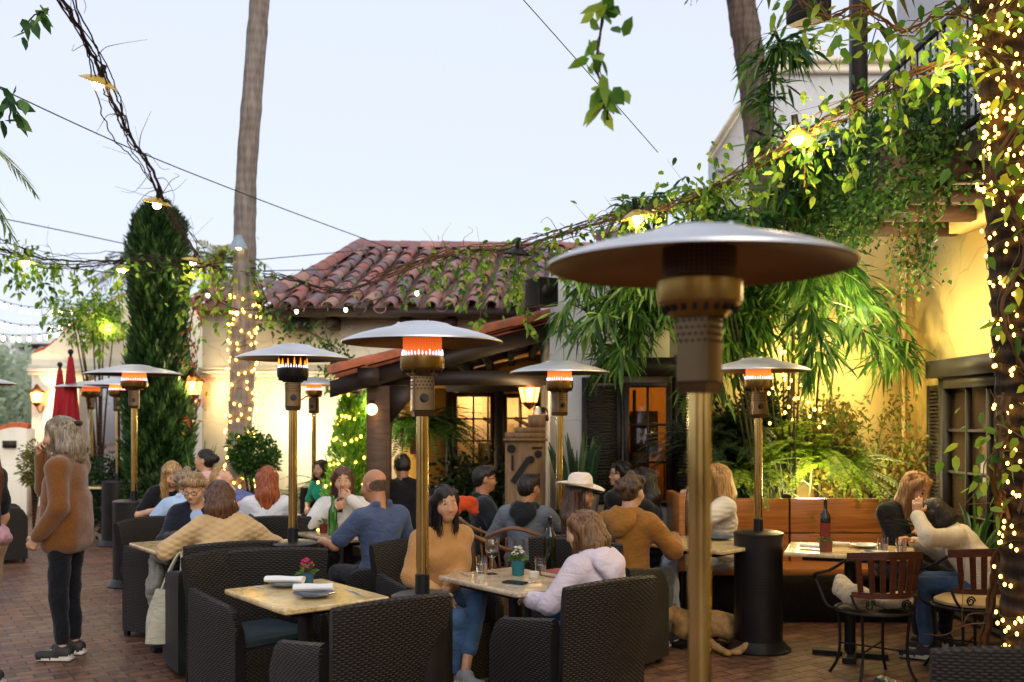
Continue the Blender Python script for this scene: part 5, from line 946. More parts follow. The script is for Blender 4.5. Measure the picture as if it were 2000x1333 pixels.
q = np.linspace(0,1,300); zz = .35+(ZY(745,10.3)-.4)*q; rr = .05+.36*(1-q)**.75; an = q*2*PI*7; w_ = np.stack([GX(690,10.3)+rr*np.cos(an), 10.3+rr*np.sin(an), zz], 1); k = np.linspace(0,299,130).astype(int); b_ = w_[k]+rng.normal(0,.03,(130,3)); b_ = b_[b_[:,1] < 10.4]; lightstring('small bulbs strewn over the cone shaped conifer', list(b_), w_, .012)
b_ = np.array([W(x+rng.normal(0,16), y+rng.normal(0,12), rng.uniform(8.35,8.7)) for x, y in [(1510,700),(1520,720),(1540,740),(1560,760),(1575,770),(1550,800),(1530,790),(1580,810),(1600,790),(1525,690),(1590,760),(1560,690),(1505,830),(1540,690),(1515,745),(1610,830)]*2]); lightstring('loose string of bulbs hung among the bamboo stems', list(b_), spline(b_[:16], 80), .011)
def festoon(label, pts, n, r=.035, dz=.1):
    P = spline([V(*W(*p)) for p in pts], 40); P[:,2] -= .25*np.sin(np.linspace(0,PI,40)); o = P[0].copy(); t = thing('festoon_lights', label, 'string lights', o); b = MB(); b.tube(P-o, .006, 4); b.build('wire', M_cable, t)
    for i in np.linspace(1,38,n).astype(int): b = MB(); b.tube([P[i]-o,P[i]-o-V(0,0,dz*.6)], .015, 6, 1); b.ball(P[i]-o-V(0,0,dz), (r,r,r*1.3), 8); b.build('bulb', [M_bulbc, M_blk], t)
festoon('topmost row of globe bulbs strung over the left plaza', [(-60,560,20),(60,575,20),(250,592,20)], 17, .04); festoon('middle row of globe bulbs strung over the left plaza', [(-60,600,21),(60,612,21),(250,605,21)], 17, .04); festoon('lowest row of globe bulbs strung over the left plaza', [(-60,640,22),(60,632,22),(200,622,22)], 15, .04)
festoon('bulbs strung across in front of the tiled roof', [(400,565,12),(460,575,12),(585,560,12),(690,565,11.5),(830,560,10.6)], 5, .022, .05)
M_shade = mat('yellow_enamel', 'c8a43a', .35); M_bulbw = emis('pendant_bulb', 'fff2c4', 30)
def pendant(label, px, py, D, r=.15, tilt=(0,0), on=True):
    t = thing('pendant_lamp', label, 'lamp', W(px,py,D), 0, 'pendant lamps hung on the vines'); t.rotation_euler = (tilt[0], tilt[1], 0); b = MB(); b.lathe([(.02,.06),(.045,.05),(.09*r/.15,.035),(r,0),(r*.985,-.004),(.088*r/.15,.028),(.04,.04),(.02,.05)], 28); b.build('shade', M_shade if on else M_iron, t)
    b = MB(); b.lathe([(.0,.15),(.022,.15),(.026,.06),(.02,.05)], 12); b.build('socket', M_blk, t)
    if on: b = MB(); b.ball((0,0,-.005), (.042,.042,.05), 12); b.build('bulb', M_bulbw, t)
pendant('yellow enamel lamp glowing on the bare vine, topmost', 192,163,7.8,.15,(.15,.38)); pendant('yellow enamel lamp on the bare vine above the cypress', 307,398,10,.15,(.1,.22)); pendant('lit lamp on the vine in front of the cypress', 378,512,12.4,.15,(.1,.3)); pendant('dim lit lamp on the leafy cable at far left', 50,512,11,.1); pendant('lit lamp left of the cypress below the cable', 238,527,12,.08)
pendant('glowing lamp in the vine above the near heater hood', 1245,424,8.1,.14,(.1,-.2)); pendant('bright lamp among leaves in front of the pale gable', 1557,268,6.8,.1,(.2,-.2)); pendant('unlit dark lamp at the roof ridge end of the vine', 1010,497,9.0,.13,(.1,.1),False)
M_lglass = emis('amber_lantern_glass', 'ffa444', 5.5)
def sconce(label, px, py, D, s=1.0, wall=True):
    t = thing('wall_lantern', label, 'lantern', W(px,py,D), 0, 'copper wall lanterns'); b = MB(); b.lathe([(.075*s,-.11*s),(.105*s,.03*s)], 6); b.build('lantern_glass', M_lglass, t, False); cop = mat('copper', '6a3a20', .4, .6)
    b = MB(); b.lathe([(.0,.17*s),(.02*s,.16*s),(.06*s,.10*s),(.14*s,.04*s),(.125*s,.032*s)], 6); b.lathe([(.08*s,-.11*s),(.05*s,-.15*s),(.0,-.19*s)], 6)
    for k in range(6): a = k*PI/3; b.tube([(.077*s*math.cos(a),.077*s*math.sin(a),-.11*s),(.107*s*math.cos(a),.107*s*math.sin(a),.03*s)], .006, 4)
    b.build('lantern_frame', cop, t, False)
    if wall: b = MB(); b.tube(spline([(0,0,-.18*s),(.02,.05,-.26*s),(.03,.14,-.24*s),(.03,.2,-.16*s)], 10), .012, 6); b.build('bracket', cop, t)
    return t
sconce('amber lantern on the mission gable wall', 72,772,18.8,1.25); sconce('amber lantern beside the cypress on the cream wall', 378,752,13.15,1.15); sconce('amber lantern hung in the porch by the wood cabinet', 1034,764,9.9,1.0,False)
def lamp(name, loc, w, col=(1,.72,.36), r=.06):
    l = bpy.data.lights.new(name, 'POINT'); l.energy = w; l.color = col; l.shadow_soft_size = r; o = bpy.data.objects.new(name, l); COL.objects.link(o); o.location = loc; return o

b = MB(); b.ball((0,0,0), .055, 14); b.tube([(0,0,.05),(0,.0,.09)], .03, 10, 1); solo(b, 'porch_globe_lamp', [emis('globe', 'ffd890', 5), M_iron], 'glowing globe lamp on the porch post by the conifer', 'lamp', W(726,800,9.62))

vine('leafy vine threading up the lit dark palm trunk', [(1990,1000,4.98),(2030,800,4.98),(1960,620,4.98),(2000,480,4.97),(1940,330,4.97),(2010,200,4.97),(1930,80,4.95),(1990,-40,4.95)], 50, 3, .03, .005, [(.15,.5,26,.06,.06),(.5,1,110,.1,.1)], 10, L_vine, .08, M_vst2)
# ---------- heaters
heater('nearest heater with an unlit burner and wide hood, in front at right', GX(1366,2.45), 2.45, 2.125, .375, 0, False, boxrot=.907+PI, drumr=.17, bw=.075, zo=.385)
heater('lit heater in front of the woman in the tan turtleneck', GX(825,4.6), 4.6, 2.105, .37, .5, 1, boxrot=.25, drumr=.14)
heater('heater with low orange flame and black burner, before the cream wall', GX(572,6.56), 6.56, 2.15, .37, 0, 2, boxrot=.3, dark=True)
heater('lit heater standing before the bench and sword fern', GX(1481,7.16), 7.16, 2.10, .365, 1.1, 1, boxrot=.12, drumr=.172)
heater('lit heater beside the white wall edge and wood cabinet', GX(1093,7.9), 7.9, 2.12, .395, 1.1, 1, boxrot=.5)
heater('lit heater beside the standing woman, front one of the pair', GX(262,9.93), 9.93, 2.2, .47, 1.2, 1, boxrot=.25, drumr=.2)
heater('lit heater of the pair, the one behind', GX(230,13.1), 13.1, 2.2, .42, 1.8, 1, boxrot=.2, drumr=.2)
heater('small distant lit heater left of the cone conifer', GX(613,12.0), 12.0, 2.165, .37, 1.1, 1, boxrot=-.3)
heater('far heater with a gold burner by the red umbrellas', GX(178,15.5), 15.5, 2.25, .55, .5, False, boxrot=.1)
heater('heater hood cut by the left frame edge', GX(-62,9.5), 9.5, 2.09, .42, 0, False)
# ---------- furniture
VY = -142
chair('empty wicker armchair with blue cushion, left of the front table', -1.46, 5.72, VY+8)
chair('empty wicker armchair in the foreground, its back to the viewer', -.72, 4.6, 38)
chair('wicker armchair under the girl in the pink hoodie', .29, 5.12, 37)
chair('wicker armchair under the woman in the tan turtleneck', -.46, 6.2, VY)
chair('wicker armchair under the woman in the cable knit sweater', -1.95, 6.62, 30)
chair('empty wicker chair with only its top edge showing behind the front left armchair', -1.5, 6.35, 14)
chair('wicker armchair under the older woman in the navy jacket', -2.62, 7.75, -112)
chair('wicker armchair under the woman with auburn hair', -1.93, 8.35, 8)
chair('wicker armchair left of the table with the green bottle', -1.78, 8.15, -70)
chair('wicker armchair under the balding man in blue', -.82, 6.95, 80)
chair('wicker armchair under the woman in the cream hat', .36, 7.05, 8)
chair('wicker armchair under the man in the mustard hoodie', .66, 6.75, -38)
chair('wicker armchair at the left edge behind the standing woman', GX(0,11.6), 11.6, -60)
chair('dark chair back cut off in the lower right corner', 1.74, 3.75, 0)
chair('wicker armchair at the far table near the cypress', GX(425,10.6), 10.6, 170)
TA = math.degrees(math.atan2(-.58, .45))
table('front granite table set with two napkins and pink flowers', -1.08, 5.2, TA, .75, .58)
table('granite table with wine glass and teal pot before the turtleneck woman', .02, 5.66, TA, .75, .56, M_granp)
table('pale table with a green bottle beside the woman drinking', -1.3, 7.9, TA, .72, .58, M_granp)
table('table between the older woman and the cable knit sweater', -2.35, 7.2, TA, .75, .6)
table('far left table set with two white napkins', GX(255,13.4), 13.4, -4, 1.1, .6, None, .76)
table('table among the group near the lit palm trunk', GX(490,9.6), 9.6, TA, .75, .7, M_granp)
table('table before the man in the mustard hoodie', 1.36, 7.35, TA+8, .85, .6, M_gran)
table('right table with dark bottle and two water glasses', 2.36, 6.95, -20, .85, .62, M_gran)
table('table with a white plate behind the woman in the hat', GX(1180,8.3), 8.3, TA, .6, .6, M_granp)
slat_chair('slat back iron chair with a cream jacket on its seat', GX(1705,6.35), 6.35, 8, False); slat_chair('slat back iron chair under the woman in the white sweater', GX(1893,6.5), 6.5, 10, True)
# bench
M_bench = woodmat('bench_wood', '5e3216', 'b06c34', 'd08c48', (1.1,9,26), .3); t = thing('bench', 'long reddish wood plank bench with stone base along the planting', 'bench', (0,0,0))
DBN = 8.4; xb0, xm, xb1 = GX(1328,DBN), GX(1541,DBN), GX(1765,DBN); zt, zm, zb = ZY(974,DBN), ZY(1041,DBN), ZY(1118,DBN)
for a, c in ((xb0,xm-.008),(xm+.008,xb1)):
    for z0, z1 in ((zm+.006,zt),(zb,zm-.006)): b = MB(); b.rbox(((a+c)/2,DBN,(z0+z1)/2), (c-a,.05,z1-z0), .006); b.build('back_plank', M_bench, t)
b = MB(); b.rbox(((xb0+xb1)/2,DBN-.25,.435), (xb1-xb0,.45,.05), .01); b.build('seat', M_bench, t); 
for q_ in (xm, xb0+.3, xb1-.1): b = MB(); b.box((q_,DBN+.055,.72), (.06,.05,.6)); b.build('back_post', M_dkw, t)
for z0, z1 in ((ZY(1040,8.1)+.006,ZY(962,8.1)),(.47,ZY(1040,8.1)-.006)): b = MB(); b.rbox((GX(1318,8.1),8.06,(z0+z1)/2), (.05,.62,z1-z0), .006); b.build('end_plank', M_bench, t)
b = MB(); b.bx(xb0,xb1,DBN-.3,DBN-.05,0,.408); b.build('base', mat('dark_stone', '2c2622', .9, var=.35, vs=5, bump=.6, bs=18, bd=.02), t, False)
pw = thing('planter_wall', 'low stone planter wall behind the bench holding the ferns', 'planter', (0,0,0)); b = MB(); b.bx(GX(1345,8.6),XR-.01,8.55,8.7,0,.93); b.build('wall', mat('dark_stone', '2c2622', .9, var=.35, vs=5, bump=.6, bs=18, bd=.02), pw, False); b = MB(); b.bx(GX(1345,8.6),XR-.01,8.702,DF-.01,.0,.88); b.build('soil', mat('soil', '241a12', .95, bump=.8), pw, False)
# cabinet of old tools
M_cab = woodmat('weathered_wood', '5a4028', '8a6844', 'a8865c', (12,12,1.6), .7); t = thing('cabinet', 'weathered wooden cabinet hung with old tools beside the white wall', 'cabinet', (GX(1026,9.2),9.2,0)); b = MB(); zt = ZY(862,9.2)
b.box((0,.15,zt/2), (.375,.3,zt)); b.box((0,.14,zt+.012), (.41,.34,.024)); b.build('case', M_cab, t, False); b = MB(); b.bx(-.19,.19,.06,.28,zt+.025,zt+.075); b.bx(-.10,.19,.08,.28,zt+.0755,zt+.125); b.bx(.03,.19,.1,.28,zt+.1255,zt+.24); b.build('stepped_top', M_cab, t, False)
b = MB(); b.box((-.04,-.012,zt-.27), (.055,.02,.27), 0, 0, R=roty(.6)); b.build('strap', M_blk, t)
for x, z, r in ((.05,-.17,.035),(.12,-.12,.035),(-.13,-.07,.04)): b = MB(); b.tube([(x,-.02,zt+z),(x,0,zt+z)], r, 14); b.build('disc', M_iron, t)
for q_, d_ in (((.11,-.01,zt-.06),(.1,.015,.015)),((.12,-.01,zt-.38),(.03,.015,.16)),((-.12,-.01,zt-.2),(.02,.015,.14))): b = MB(); b.box(q_, d_); b.build('old_tool', M_iron, t)
b = MB(); b.lathe([(.075,0),(.08,.01),(.072,.1),(.055,.13),(.04,.135)], 16); solo(b, 'glass_lantern', M_glass, 'clear ribbed glass lantern on top of the cabinet', 'lantern', W(1056,823,9.38))
# speakers and boxes
M_spk = mat('speaker_black', '1a1817', .6)
def boxthing(name, label, cat, loc, d, rz=0, m=None, grill=True):
    t = thing(name, label, cat, loc, rz); b = MB(); b.rbox((0,0,0), d, .015); b.build('case', m or M_spk, t)
    if grill: b = MB(); b.rbox((0,-d[1]/2-.004,0), (d[0]*.9,.01,d[2]*.88), .004); b.ball((0,-d[1]/2-.006,0), (d[2]*.3,.012,d[2]*.3), 14, 1); b.build('grille', [mat('grille', '0c0b0b', .8, bump=.6, bs=300), M_blk], t)
    return t
boxthing('speaker', 'black loudspeaker under the eave of the tiled roof', 'speaker', W(584,634,13.2), (.26,.2,.17)); boxthing('speaker', 'dark box speaker at the roof end beside the white wall', 'speaker', W(1058,572,9.25), (.22,.25,.26), .5, M_spk)
boxthing('floodlight', 'dark box floodlight at the top beside the balcony post', 'floodlight', W(1578,22,5.6), (.15,.2,.13), .6)
t = thing('tree_lamp', 'pale metal lamp strapped to the slim palm trunk', 'lamp', W(466,478,12.1)); b = MB(); b.lathe([(.0,.12),(.04,.11),(.12,-.06),(.115,-.06),(.03,.1)], 16); b.build('shade', mat('grey_enamel', '8a97a0', .4), t); b = MB(); b.ball((0,0,-.03), .035, 10); b.build('bulb', M_bulbc, t)
# red umbrellas, folded
M_red = cloth('a01c22', .8, .5, 50)
def umbrella(label, px, D, zt, zb):
    t = thing('folded_umbrella', label, 'umbrella', (GX(px,D),D,0), 0, 'folded red umbrellas'); b = MB(); b.tube([(0,0,0),(0,0,zt+.06)], .022, 10); b.build('pole', M_iron, t); b = MB(); b.ball((0,0,zt+.08), .045, 10); b.build('finial', M_iron, t)
    n = 32; a = np.arange(n)*2*PI/n; G = []
    for q in np.linspace(0,1,14): r = .035+.105*q**.8; G.append(np.stack([r*(1+.2*q*np.sin(8*a+q*2))*np.cos(a), r*(1+.2*q*np.sin(8*a+q*2))*np.sin(a), np.full(n, zt-(zt-zb)*q)+.03*np.sin(8*a)*q], 1))
    b = MB(); b.grid(np.array(G)[::-1], closed=True); b.build('canopy', M_red, t); b = MB(); b.lathe([(.001,.0),(.25,0),(.25,.06),(.05,.09),(.03,.2)], 20); b.build('base', M_iron, t)
umbrella('folded red umbrella with round finial, the taller in front', 138, 15.2, ZY(698,15.2), ZY(850,15.2)); umbrella('folded red umbrella, paler and shorter one behind', 117, 16.3, ZY(722,16.3), ZY(860,16.3))
# ---------- tableware
def TT(px, py, z=.745): D = (CH-z)*F/(py-HY); return (GX(px,D), D, z+.001)
plate('grey plate under the rolled napkin at the back of the front table', TT(562,1146)); a_ = TT(556,1148); napkin('rolled white napkin at the back of the front table', (a_[0],a_[1],a_[2]+.022), rad(TA)+PI/2+.8, .21); p2 = TT(615,1166); plate('blue grey plate at the front edge of the front table', p2, .11); napkin('rolled white napkin lying on the front plate', (p2[0]-.01,p2[1]+.01,p2[2]+.022), rad(95), .2, .06)
M_bpot = mat('blue_pot', '27566c', .5, var=.3, vs=20); potplant('blue pot of pink flowers on the front table', TT(600,1143), M_bpot, .036, .065, M_pink); potplant('teal pot with white flowers on the pale granite table', TT(1012,1124), mat('teal_pot', '1f6a72', .5, var=.25, vs=20), .038, .085, M_whitep)
tumbler('water glass at the left corner of the pale granite table', TT(941,1120)); tumbler('water glass beside the book on the pale granite table', TT(1056,1122)); wineglass('stemmed wine glass with a little red wine', TT(961,1122))
bottle('dark green wine bottle behind the book', TT(1074,1108), M_dkglass, .31); b = MB(); b.lathe([(0,0),(.028,0),(.03,.004),(.03,.036),(.026,.038),(0,.036)], 18); solo(b, 'candle', mat('candle_wax', 'd8cdb8', .5), 'small white candle cup by the teal pot', 'candle', TT(1043,1130))
b = MB(); b.rbox((0,0,.012), (.15,.21,.022), .004); b.rbox((0,0,.0245), (.155,.215,.003), .004, 0, 1); b.rbox((0,0,-.0005), (.155,.215,.003), .004, 0, 1); solo(b, 'book', [mat('page_edges', 'd8c8a0', .9), mat('red_cover', '9a4a44', .6)], 'red covered book lying at the girl\'s elbow', 'book', (lambda q: (q[0],q[1],q[2]+.002))(TT(1098,1126)), rad(40))
b = MB(); b.rbox((0,0,.005), (.07,.14,.009), .012, seg=4); solo(b, 'phone', mat('phone_black', '16181c', .15), 'black phone lying at the front of the pale granite table', 'phone', TT(1006,1140), rad(60)); b = MB(); a = np.linspace(0,2*PI,16); b.tube([(.015*math.cos(t_),.015*math.sin(t_),.003) for t_ in a], .0018, 5); b.box((.035,.0,.003), (.05,.012,.003)); b.box((.025,.02,.004), (.045,.01,.003), .6); solo(b, 'keys', M_hood, 'ring of metal keys beside the black phone', 'keys', TT(1030,1140), .5)
bottle('bright green bottle on the pale table beside the woman drinking', TT(650,1046), M_green, .31, .036); potplant('small red pot with a green sprig by the green bottle', TT(632,1042), mat('red_pot', '6a2418', .6), .034, .07, None, 30); tumbler('water glass right of the green bottle', TT(666,1049)); plate('dark plate at the far side of the green bottle table', TT(690,1036), .1)
plate('plate at the left end of the mustard man\'s table', TT(1305,1050), .11); plate('plate at the right end of the mustard man\'s table', TT(1405,1054), .12); plate('teal plate nearest the mustard man\'s elbow', TT(1300,1058), .08, mat('teal_plate', '2f6a72', .3)); tumbler('glass on the mustard man\'s table', TT(1378,1052))
bottle('dark wine bottle on the right table', TT(1612,1068), M_dkglass, .34, .036, mat('bottle_label', '7a2a1a', .6)); potplant('squat terracotta pot before the dark wine bottle', TT(1613,1078), mat('terracotta', '7a4a32', .8), .045, .07, None, 10, .03)
plate('pale plate on the right table', TT(1690,1070), .11, M_platew); tumbler('left water glass of the pair on the right table', TT(1724,1078)); tumbler('right water glass of the pair on the right table', TT(1760,1082)); plate('dark teal plate near the front of the right table', TT(1712,1085), .1)
napkin('white folded napkin left of the bottle on the right table', TT(1585,1072), .9, .16, .04); napkin('white napkin right of the bottle on the right table', TT(1640,1067), 1.3, .14, .04)
napkin('white napkin on the left of the far left table', (GX(243,13.4),13.35,.765), 1.3, .26, .08); napkin('white napkin on the right of the far left table', (GX(298,13.4),13.35,.765), 1.5, .26, .08); plate('white plate beside the woman in the hat', (GX(1185,8.2),8.2,.746), .14, M_platew); plate('white plate in the group near the lit palm', (GX(475,9.5),9.5,.746), .13, M_platew)
# tote bag and cloths
t = thing('tote_bag', 'pale canvas tote bag hanging from the wicker chair at left', 'bag', (GX(328,6.62),6.62,0)); z1, z0 = ZY(1150,6.62), ZY(1256,6.62); n = 14; G = []
for q in np.linspace(0,1,9): w = .075+.015*math.sin(q*3)+.02*q; G.append([(w*math.cos(a)*1.0-.06*q+.012*math.sin(5*a+4*q), .045*math.sin(a)*(1-.3*(1-q)), z1+(z0-z1)*q) for a in np.arange(n)*2*PI/n])
b = MB(); b.grid(np.array(G)[::-1], closed=True); b.f.append((np.array([np.arange(n)[::-1]]), 0)); b.build('bag_body', cloth('b4b09a', .9, .5, 60), t); b = MB()
for e in (-1,1): b.tube(spline([(-.04,e*.02,z1-.01),(.03,e*.02,z1+.16),(.085,0,z1+.24),(.09,e*.02,z1+.1),(.06,e*.02,z1-.01)], 16), .008, 5)
b.build('handle', cloth('b4b09a', .9, .5, 60), t)
def lump(name, label, cat, prims, m, h=.012, fold=.014):
    S = SDF(); [S.ell(c, r, None, .05) for c, r in prims]; o = V(*prims[0][0]); b = MB(); S.into(b, h, fold); b.v = [v-o for v in b.v]; return solo(b, name, m, label, cat, o)
lump('jacket', 'cream jacket heaped on the seat of the slat chair', 'jacket', [((GX(1665,6.4),6.35,.53),(.11,.13,.07)),((GX(1650,6.4),6.45,.58),(.06,.1,.07)),((GX(1740,6.4),6.32,.51),(.13,.13,.05))], fleece('b8a684'))
lump('scarf', 'grey scarf trailing over the chair arm beside the tote bag', 'scarf', [((GX(305,7.1),7.1,.55),(.05,.10,.16)),((GX(318,7.0),7.0,.70),(.08,.08,.06)),((GX(297,7.1),7.12,.42),(.045,.09,.12))], cloth('8a8a84'))
lump('jacket', 'orange and black jacket hung on the rattan chair', 'jacket', [((GX(905,8.0),8.0,ZY(985,8.0)),(.09,.06,.06)),((GX(922,8.0),8.02,ZY(992,8.0)),(.06,.07,.07)),((GX(885,8.0),8.02,ZY(994,8.0)),(.06,.06,.07))], cloth('c8481c'))
def rattan_chair(label, x, y, yaw):
    t = thing('rattan_chair', label, 'chair', (x,y,0), rad(yaw), 'rattan chairs at the middle table'); R_ = woodmat('rattan', '4a2c18', '7a5230', '9a7048', (6,6,6), .4); b = MB(); b.tube(spline([(-.27,.22,.64),(-.28,.0,.68),(-.22,-.2,.76),(0,-.28,.84),(.22,-.2,.76),(.28,0,.68),(.27,.22,.64)], 26), .016, 7); b.build('arm_rail', R_, t)
    b = MB(); b.lathe([(0,.46),(.23,.455),(.24,.44),(.23,.425),(0,.425)], 24); b.build('seat', M_wick, t)
    for a in np.linspace(-PI*.85,-PI*.15,9): b = MB(); b.tube([(.22*math.cos(a),.22*math.sin(a),.44),(.25*math.cos(a),.255*math.sin(a),.66),(.24*math.cos(a),.28*math.sin(a),.76-.0*a)], .008, 5); b.build('back_spindle', R_, t)
    for x_, y_ in ((-.2,.16),(.2,.16),(-.17,-.17),(.17,-.17)): b = MB(); b.tube([(x_,y_,.44),(x_*1.25,y_*1.25,0)], .014, 6); b.build('leg', R_, t)
    for e in (-1,1): b = MB(); b.tube([(e*.2,.17,.44),(e*.27,.21,.64)], .012, 6); b.build('arm_post', R_, t)
rattan_chair('rattan chair with the orange jacket over it', GX(925,7.6), 7.6, -30); rattan_chair('rattan chair under the child in the grey hoodie', GX(1015,7.55), 7.7, -8); rattan_chair('rattan chair under the man in glasses', GX(950,8.5), 8.5, -70)

for i, (px, py, rz, k) in enumerate(((690,1158,.5,1),(700,1162,.5,0),(520,1150,.9,1),(1020,1148,1.2,0),(905,1122,.4,1))): cutlery('fork' if k else 'knife', ['fork at the right side of the front table','knife at the right side of the front table','fork left of the back napkin on the front table','knife by the phone on the pale granite table','fork near the water glass at the left corner'][i], TT(px,py), rz, k)
# ---------- people (local frame: x right, y forwards, z up)
denim = cloth('3d5878', .8, .5, 120, .3); dk = cloth('1d1e24', .85); BR = ('2a1a10', '553620'); BL = ('7a5a34', 'c09a62'); BK = ('0c0908', '221814'); GR = ('5a4a3a', '9a8468'); AU = ('6a3018', 'a8562a')
person('woman with grey blonde hair standing in a brown fleece jacket, hand at her mouth', -3.08, 6.9, rad(88), 1.0, stand=True, lean=1, head=(10,-10,0), L=(-.22,.10,.86), R=(.03,.20,1.40), hL=(-.3,-.9,-.1), hR=(.35,.1,-.9), curl=55, palm={1:(-.4,-.6,.2),'f1':(-.3,-.05,.75),-1:(.6,.3,-.5)}, top=fleece('74481f'), topname='jacket', neck='collar', long=.10, bulk=.016, fold=.002, pants=cloth('111217'), cuff=.06, shoes=[mat('shoe', '2a2826', .6), mat('sole', 'c8c4b8', .7)], hair='half', hm=('5e5144','9a8a72'), hlen=.13)
person('woman with long brown hair and pink jacket at her waist, at the left edge', -3.25, 6.1, rad(84), .98, stand=True, top=cloth('181a20'), topname='top', sleeve='short', hair='long', hm=('4a2c18','7a4c2a'), hlen=.42, pants=cloth('a08868'), lean=3, L=(-.17,.02,.80), R=(.17,.06,.80))
person('woman in a tan turtleneck and jeans with legs crossed', -.44, 6.15, rad(-146), .915, lean=3, head=(-6,-3,0), L=(.10,.26,.66), R=(.20,.30,.64), top=knitmat('b5834a'), neck='turtle', bulk=.014, pants=denim, cuff=.12, hair='long', hm=BK, hlen=.19, skin='b98562', knees=((-.02,.40,.60),(.12,.42,.50)), ankles=((.14,.52,.22),(.10,.38,.09)), shoes=[mat('suede_shoe', '8a8a86', .8), mat('sole', 'c8c4b8', .7)])
person('girl with a braid and pale pink hoodie seated with her back to the viewer', .455, 5.2, rad(42), .84, lean=6, head=(38,-16,0), L=(-.22,.30,.70), R=(.15,.28,.66), top=cloth('d6c6ca', .9, .4, 90, .08), topname='hoodie', neck='hood', fold=.0025, bulk=.02, hair='braid', hm=('4a3018','86603a'), pants=cloth('2c4468'))
person('older woman in glasses and a navy jacket looking down', -2.46, 7.8, rad(-165), .93, lean=8, head=(-18,-22,0), L=(-.12,.36,.78), R=(.12,.38,.78), top=cloth('171c2a'), topname='jacket', neck='v', bulk=.012, under=cloth('9ab4d8'), hair='curly', hm=('6a5238','a88a62'), glasses=True, skin='d0a080')
person('woman in a cream cable knit sweater seen from behind', -1.93, 6.68, rad(24), .93, lean=16, head=(10,-18,0), L=(-.30,.36,.77), R=(.30,.36,.77), hL=(-.75,-.1,-.5), hR=(.75,-.1,-.5), top=knitmat('c8a878', True), neck='crew', bulk=.024, long=.1, hair='bob', hm=('3a2414','6a452a'), pants=cloth('20242e'), fold=.006)
person('woman in a black t-shirt with straight blonde hair bowing her head', GX(330,9.9), 9.9, rad(-150), .95, lean=10, head=(0,-32,0), L=(-.15,.3,.78), R=(.18,.28,.78), top=cloth('15141a'), topname='t_shirt', sleeve='short', hair='long', hm=BL, hlen=.26, skin='d6a482')
person('person in a pale blue shirt behind the older woman', GX(362,8.7), 8.7, rad(20), .87, lean=12, top=cloth('a9c0dc'), topname='shirt', neck='collar', hair='curly', hm=GR, bulk=.02, R=(.3,.3,.76), L=(-.25,.3,.76))
person('person with a dark bun and pale pink hoodie near the cypress', GX(408,11.0), 11.0, rad(75), 1.0, lean=5, head=(10,5,0), top=cloth('d8a8a4', .9), topname='hoodie', neck='hood', bulk=.03, hair='bun', hm=BK)
person('person in a purple blue top tipping their head far back', GX(476,9.9), 9.9, rad(-100), .90, lean=-18, head=(0,48,0), top=cloth('5a62a0'), topname='t_shirt', sleeve='short', hair='short', hm=BL, skin='d8a488', L=(-.15,.35,.8), R=(.2,.3,.9))
person('woman with long auburn hair and a white top seen from behind', GX(522,8.55), 8.55, rad(12), .92, lean=3, head=(6,-4,0), top=cloth('d4d4d8', .9, .4, 50, .06), topname='blouse', hair='long', hm=AU, hlen=.22, bulk=.015)
person('dark haired person in a teal top behind the lit conifer', GX(642,11.6), 11.6, rad(150), .86, top=cloth('1f9a78'), topname='t_shirt', sleeve='short', hair='long', hm=BK, hlen=.15, lean=15)
person('woman in a white sweater drinking through a straw', -1.42, 8.35, rad(-172), .93, lean=4, head=(4,-4,0), L=(-.07,.24,1.0), R=(.07,.26,.93), hL=(-.8,-.1,-.6), hR=(.8,-.1,-.6), curl=50, palm={-1:(.3,-.8,.1),'f-1':(.75,.1,.5),1:(-.3,-.8,.1),'f1':(-.8,.15,.35)}, top=knitmat('d9d4ca'), neck='turtle', bulk=.02, long=.12, hair='long', hm=('3a2216','6a4630'), hlen=.2, skin='c08e6c')
person('balding man in a slate blue shirt seen from behind', -.93, 7.15, rad(42), .97, True, lean=6, head=(18,-6,0), L=(-.25,.38,.76), R=(.2,.32,.72), top=cloth('46526e', .85, .5, 60, .2), topname='shirt', sleeve='short', neck='collar', bulk=.012, hair='bald', hm=('2a221c','4a3e34'), skin='b8805c')
person('person in black seated behind the porch post with back turned', GX(788,9.8), 9.8, rad(10), 1.02, True, lean=14, head=(0,-20,0), top=cloth('0e0d10'), topname='jacket', bulk=.03, hair='short', hm=BK, skin='9a6a4a')
person('dark haired man in glasses and a dark jacket facing right', GX(952,8.5), 8.5, rad(-78), .93, True, lean=-6, head=(0,-4,0), top=cloth('1b2026'), topname='jacket', neck='collar', bulk=.02, hair='short', hm=BK, glasses=True, skin='a87450', L=(.0,.3,.72), R=(.1,.25,.70))
person('child in a grey hoodie with black hood seen from behind', GX(1026,7.75), 7.75, rad(-14), .89, lean=6, head=(-24,-4,0), male=True, L=(-.2,.3,.76), R=(.22,.34,.80), top=cloth('666c74', .9, .4, 120), topname='hoodie', neck='hood', hoodc=cloth('15161a'), bulk=.014, hair='short', hm=BK, skin='a87450', pants=cloth('3a3c44'))
person('woman in a wide cream hat and white top turned to the right', GX(1122,7.25), 7.25, rad(-78), .88, lean=3, head=(-28,-2,0), top=cloth('d2d0cc'), topname='blouse', hair='long', hm=BR, hlen=.3, hat=cloth('e6d8c4', .85, .3, 200, .05), skin='b8805a', L=(-.1,.32,.76), R=(.2,.3,.76))
person('woman with black hair and glasses near the lit window', GX(1218,8.95), 8.95, rad(112), .95, lean=2, head=(0,0,0), top=cloth('14141a'), topname='coat', hair='long', hm=BK, hlen=.2, glasses=True, skin='c08e70')
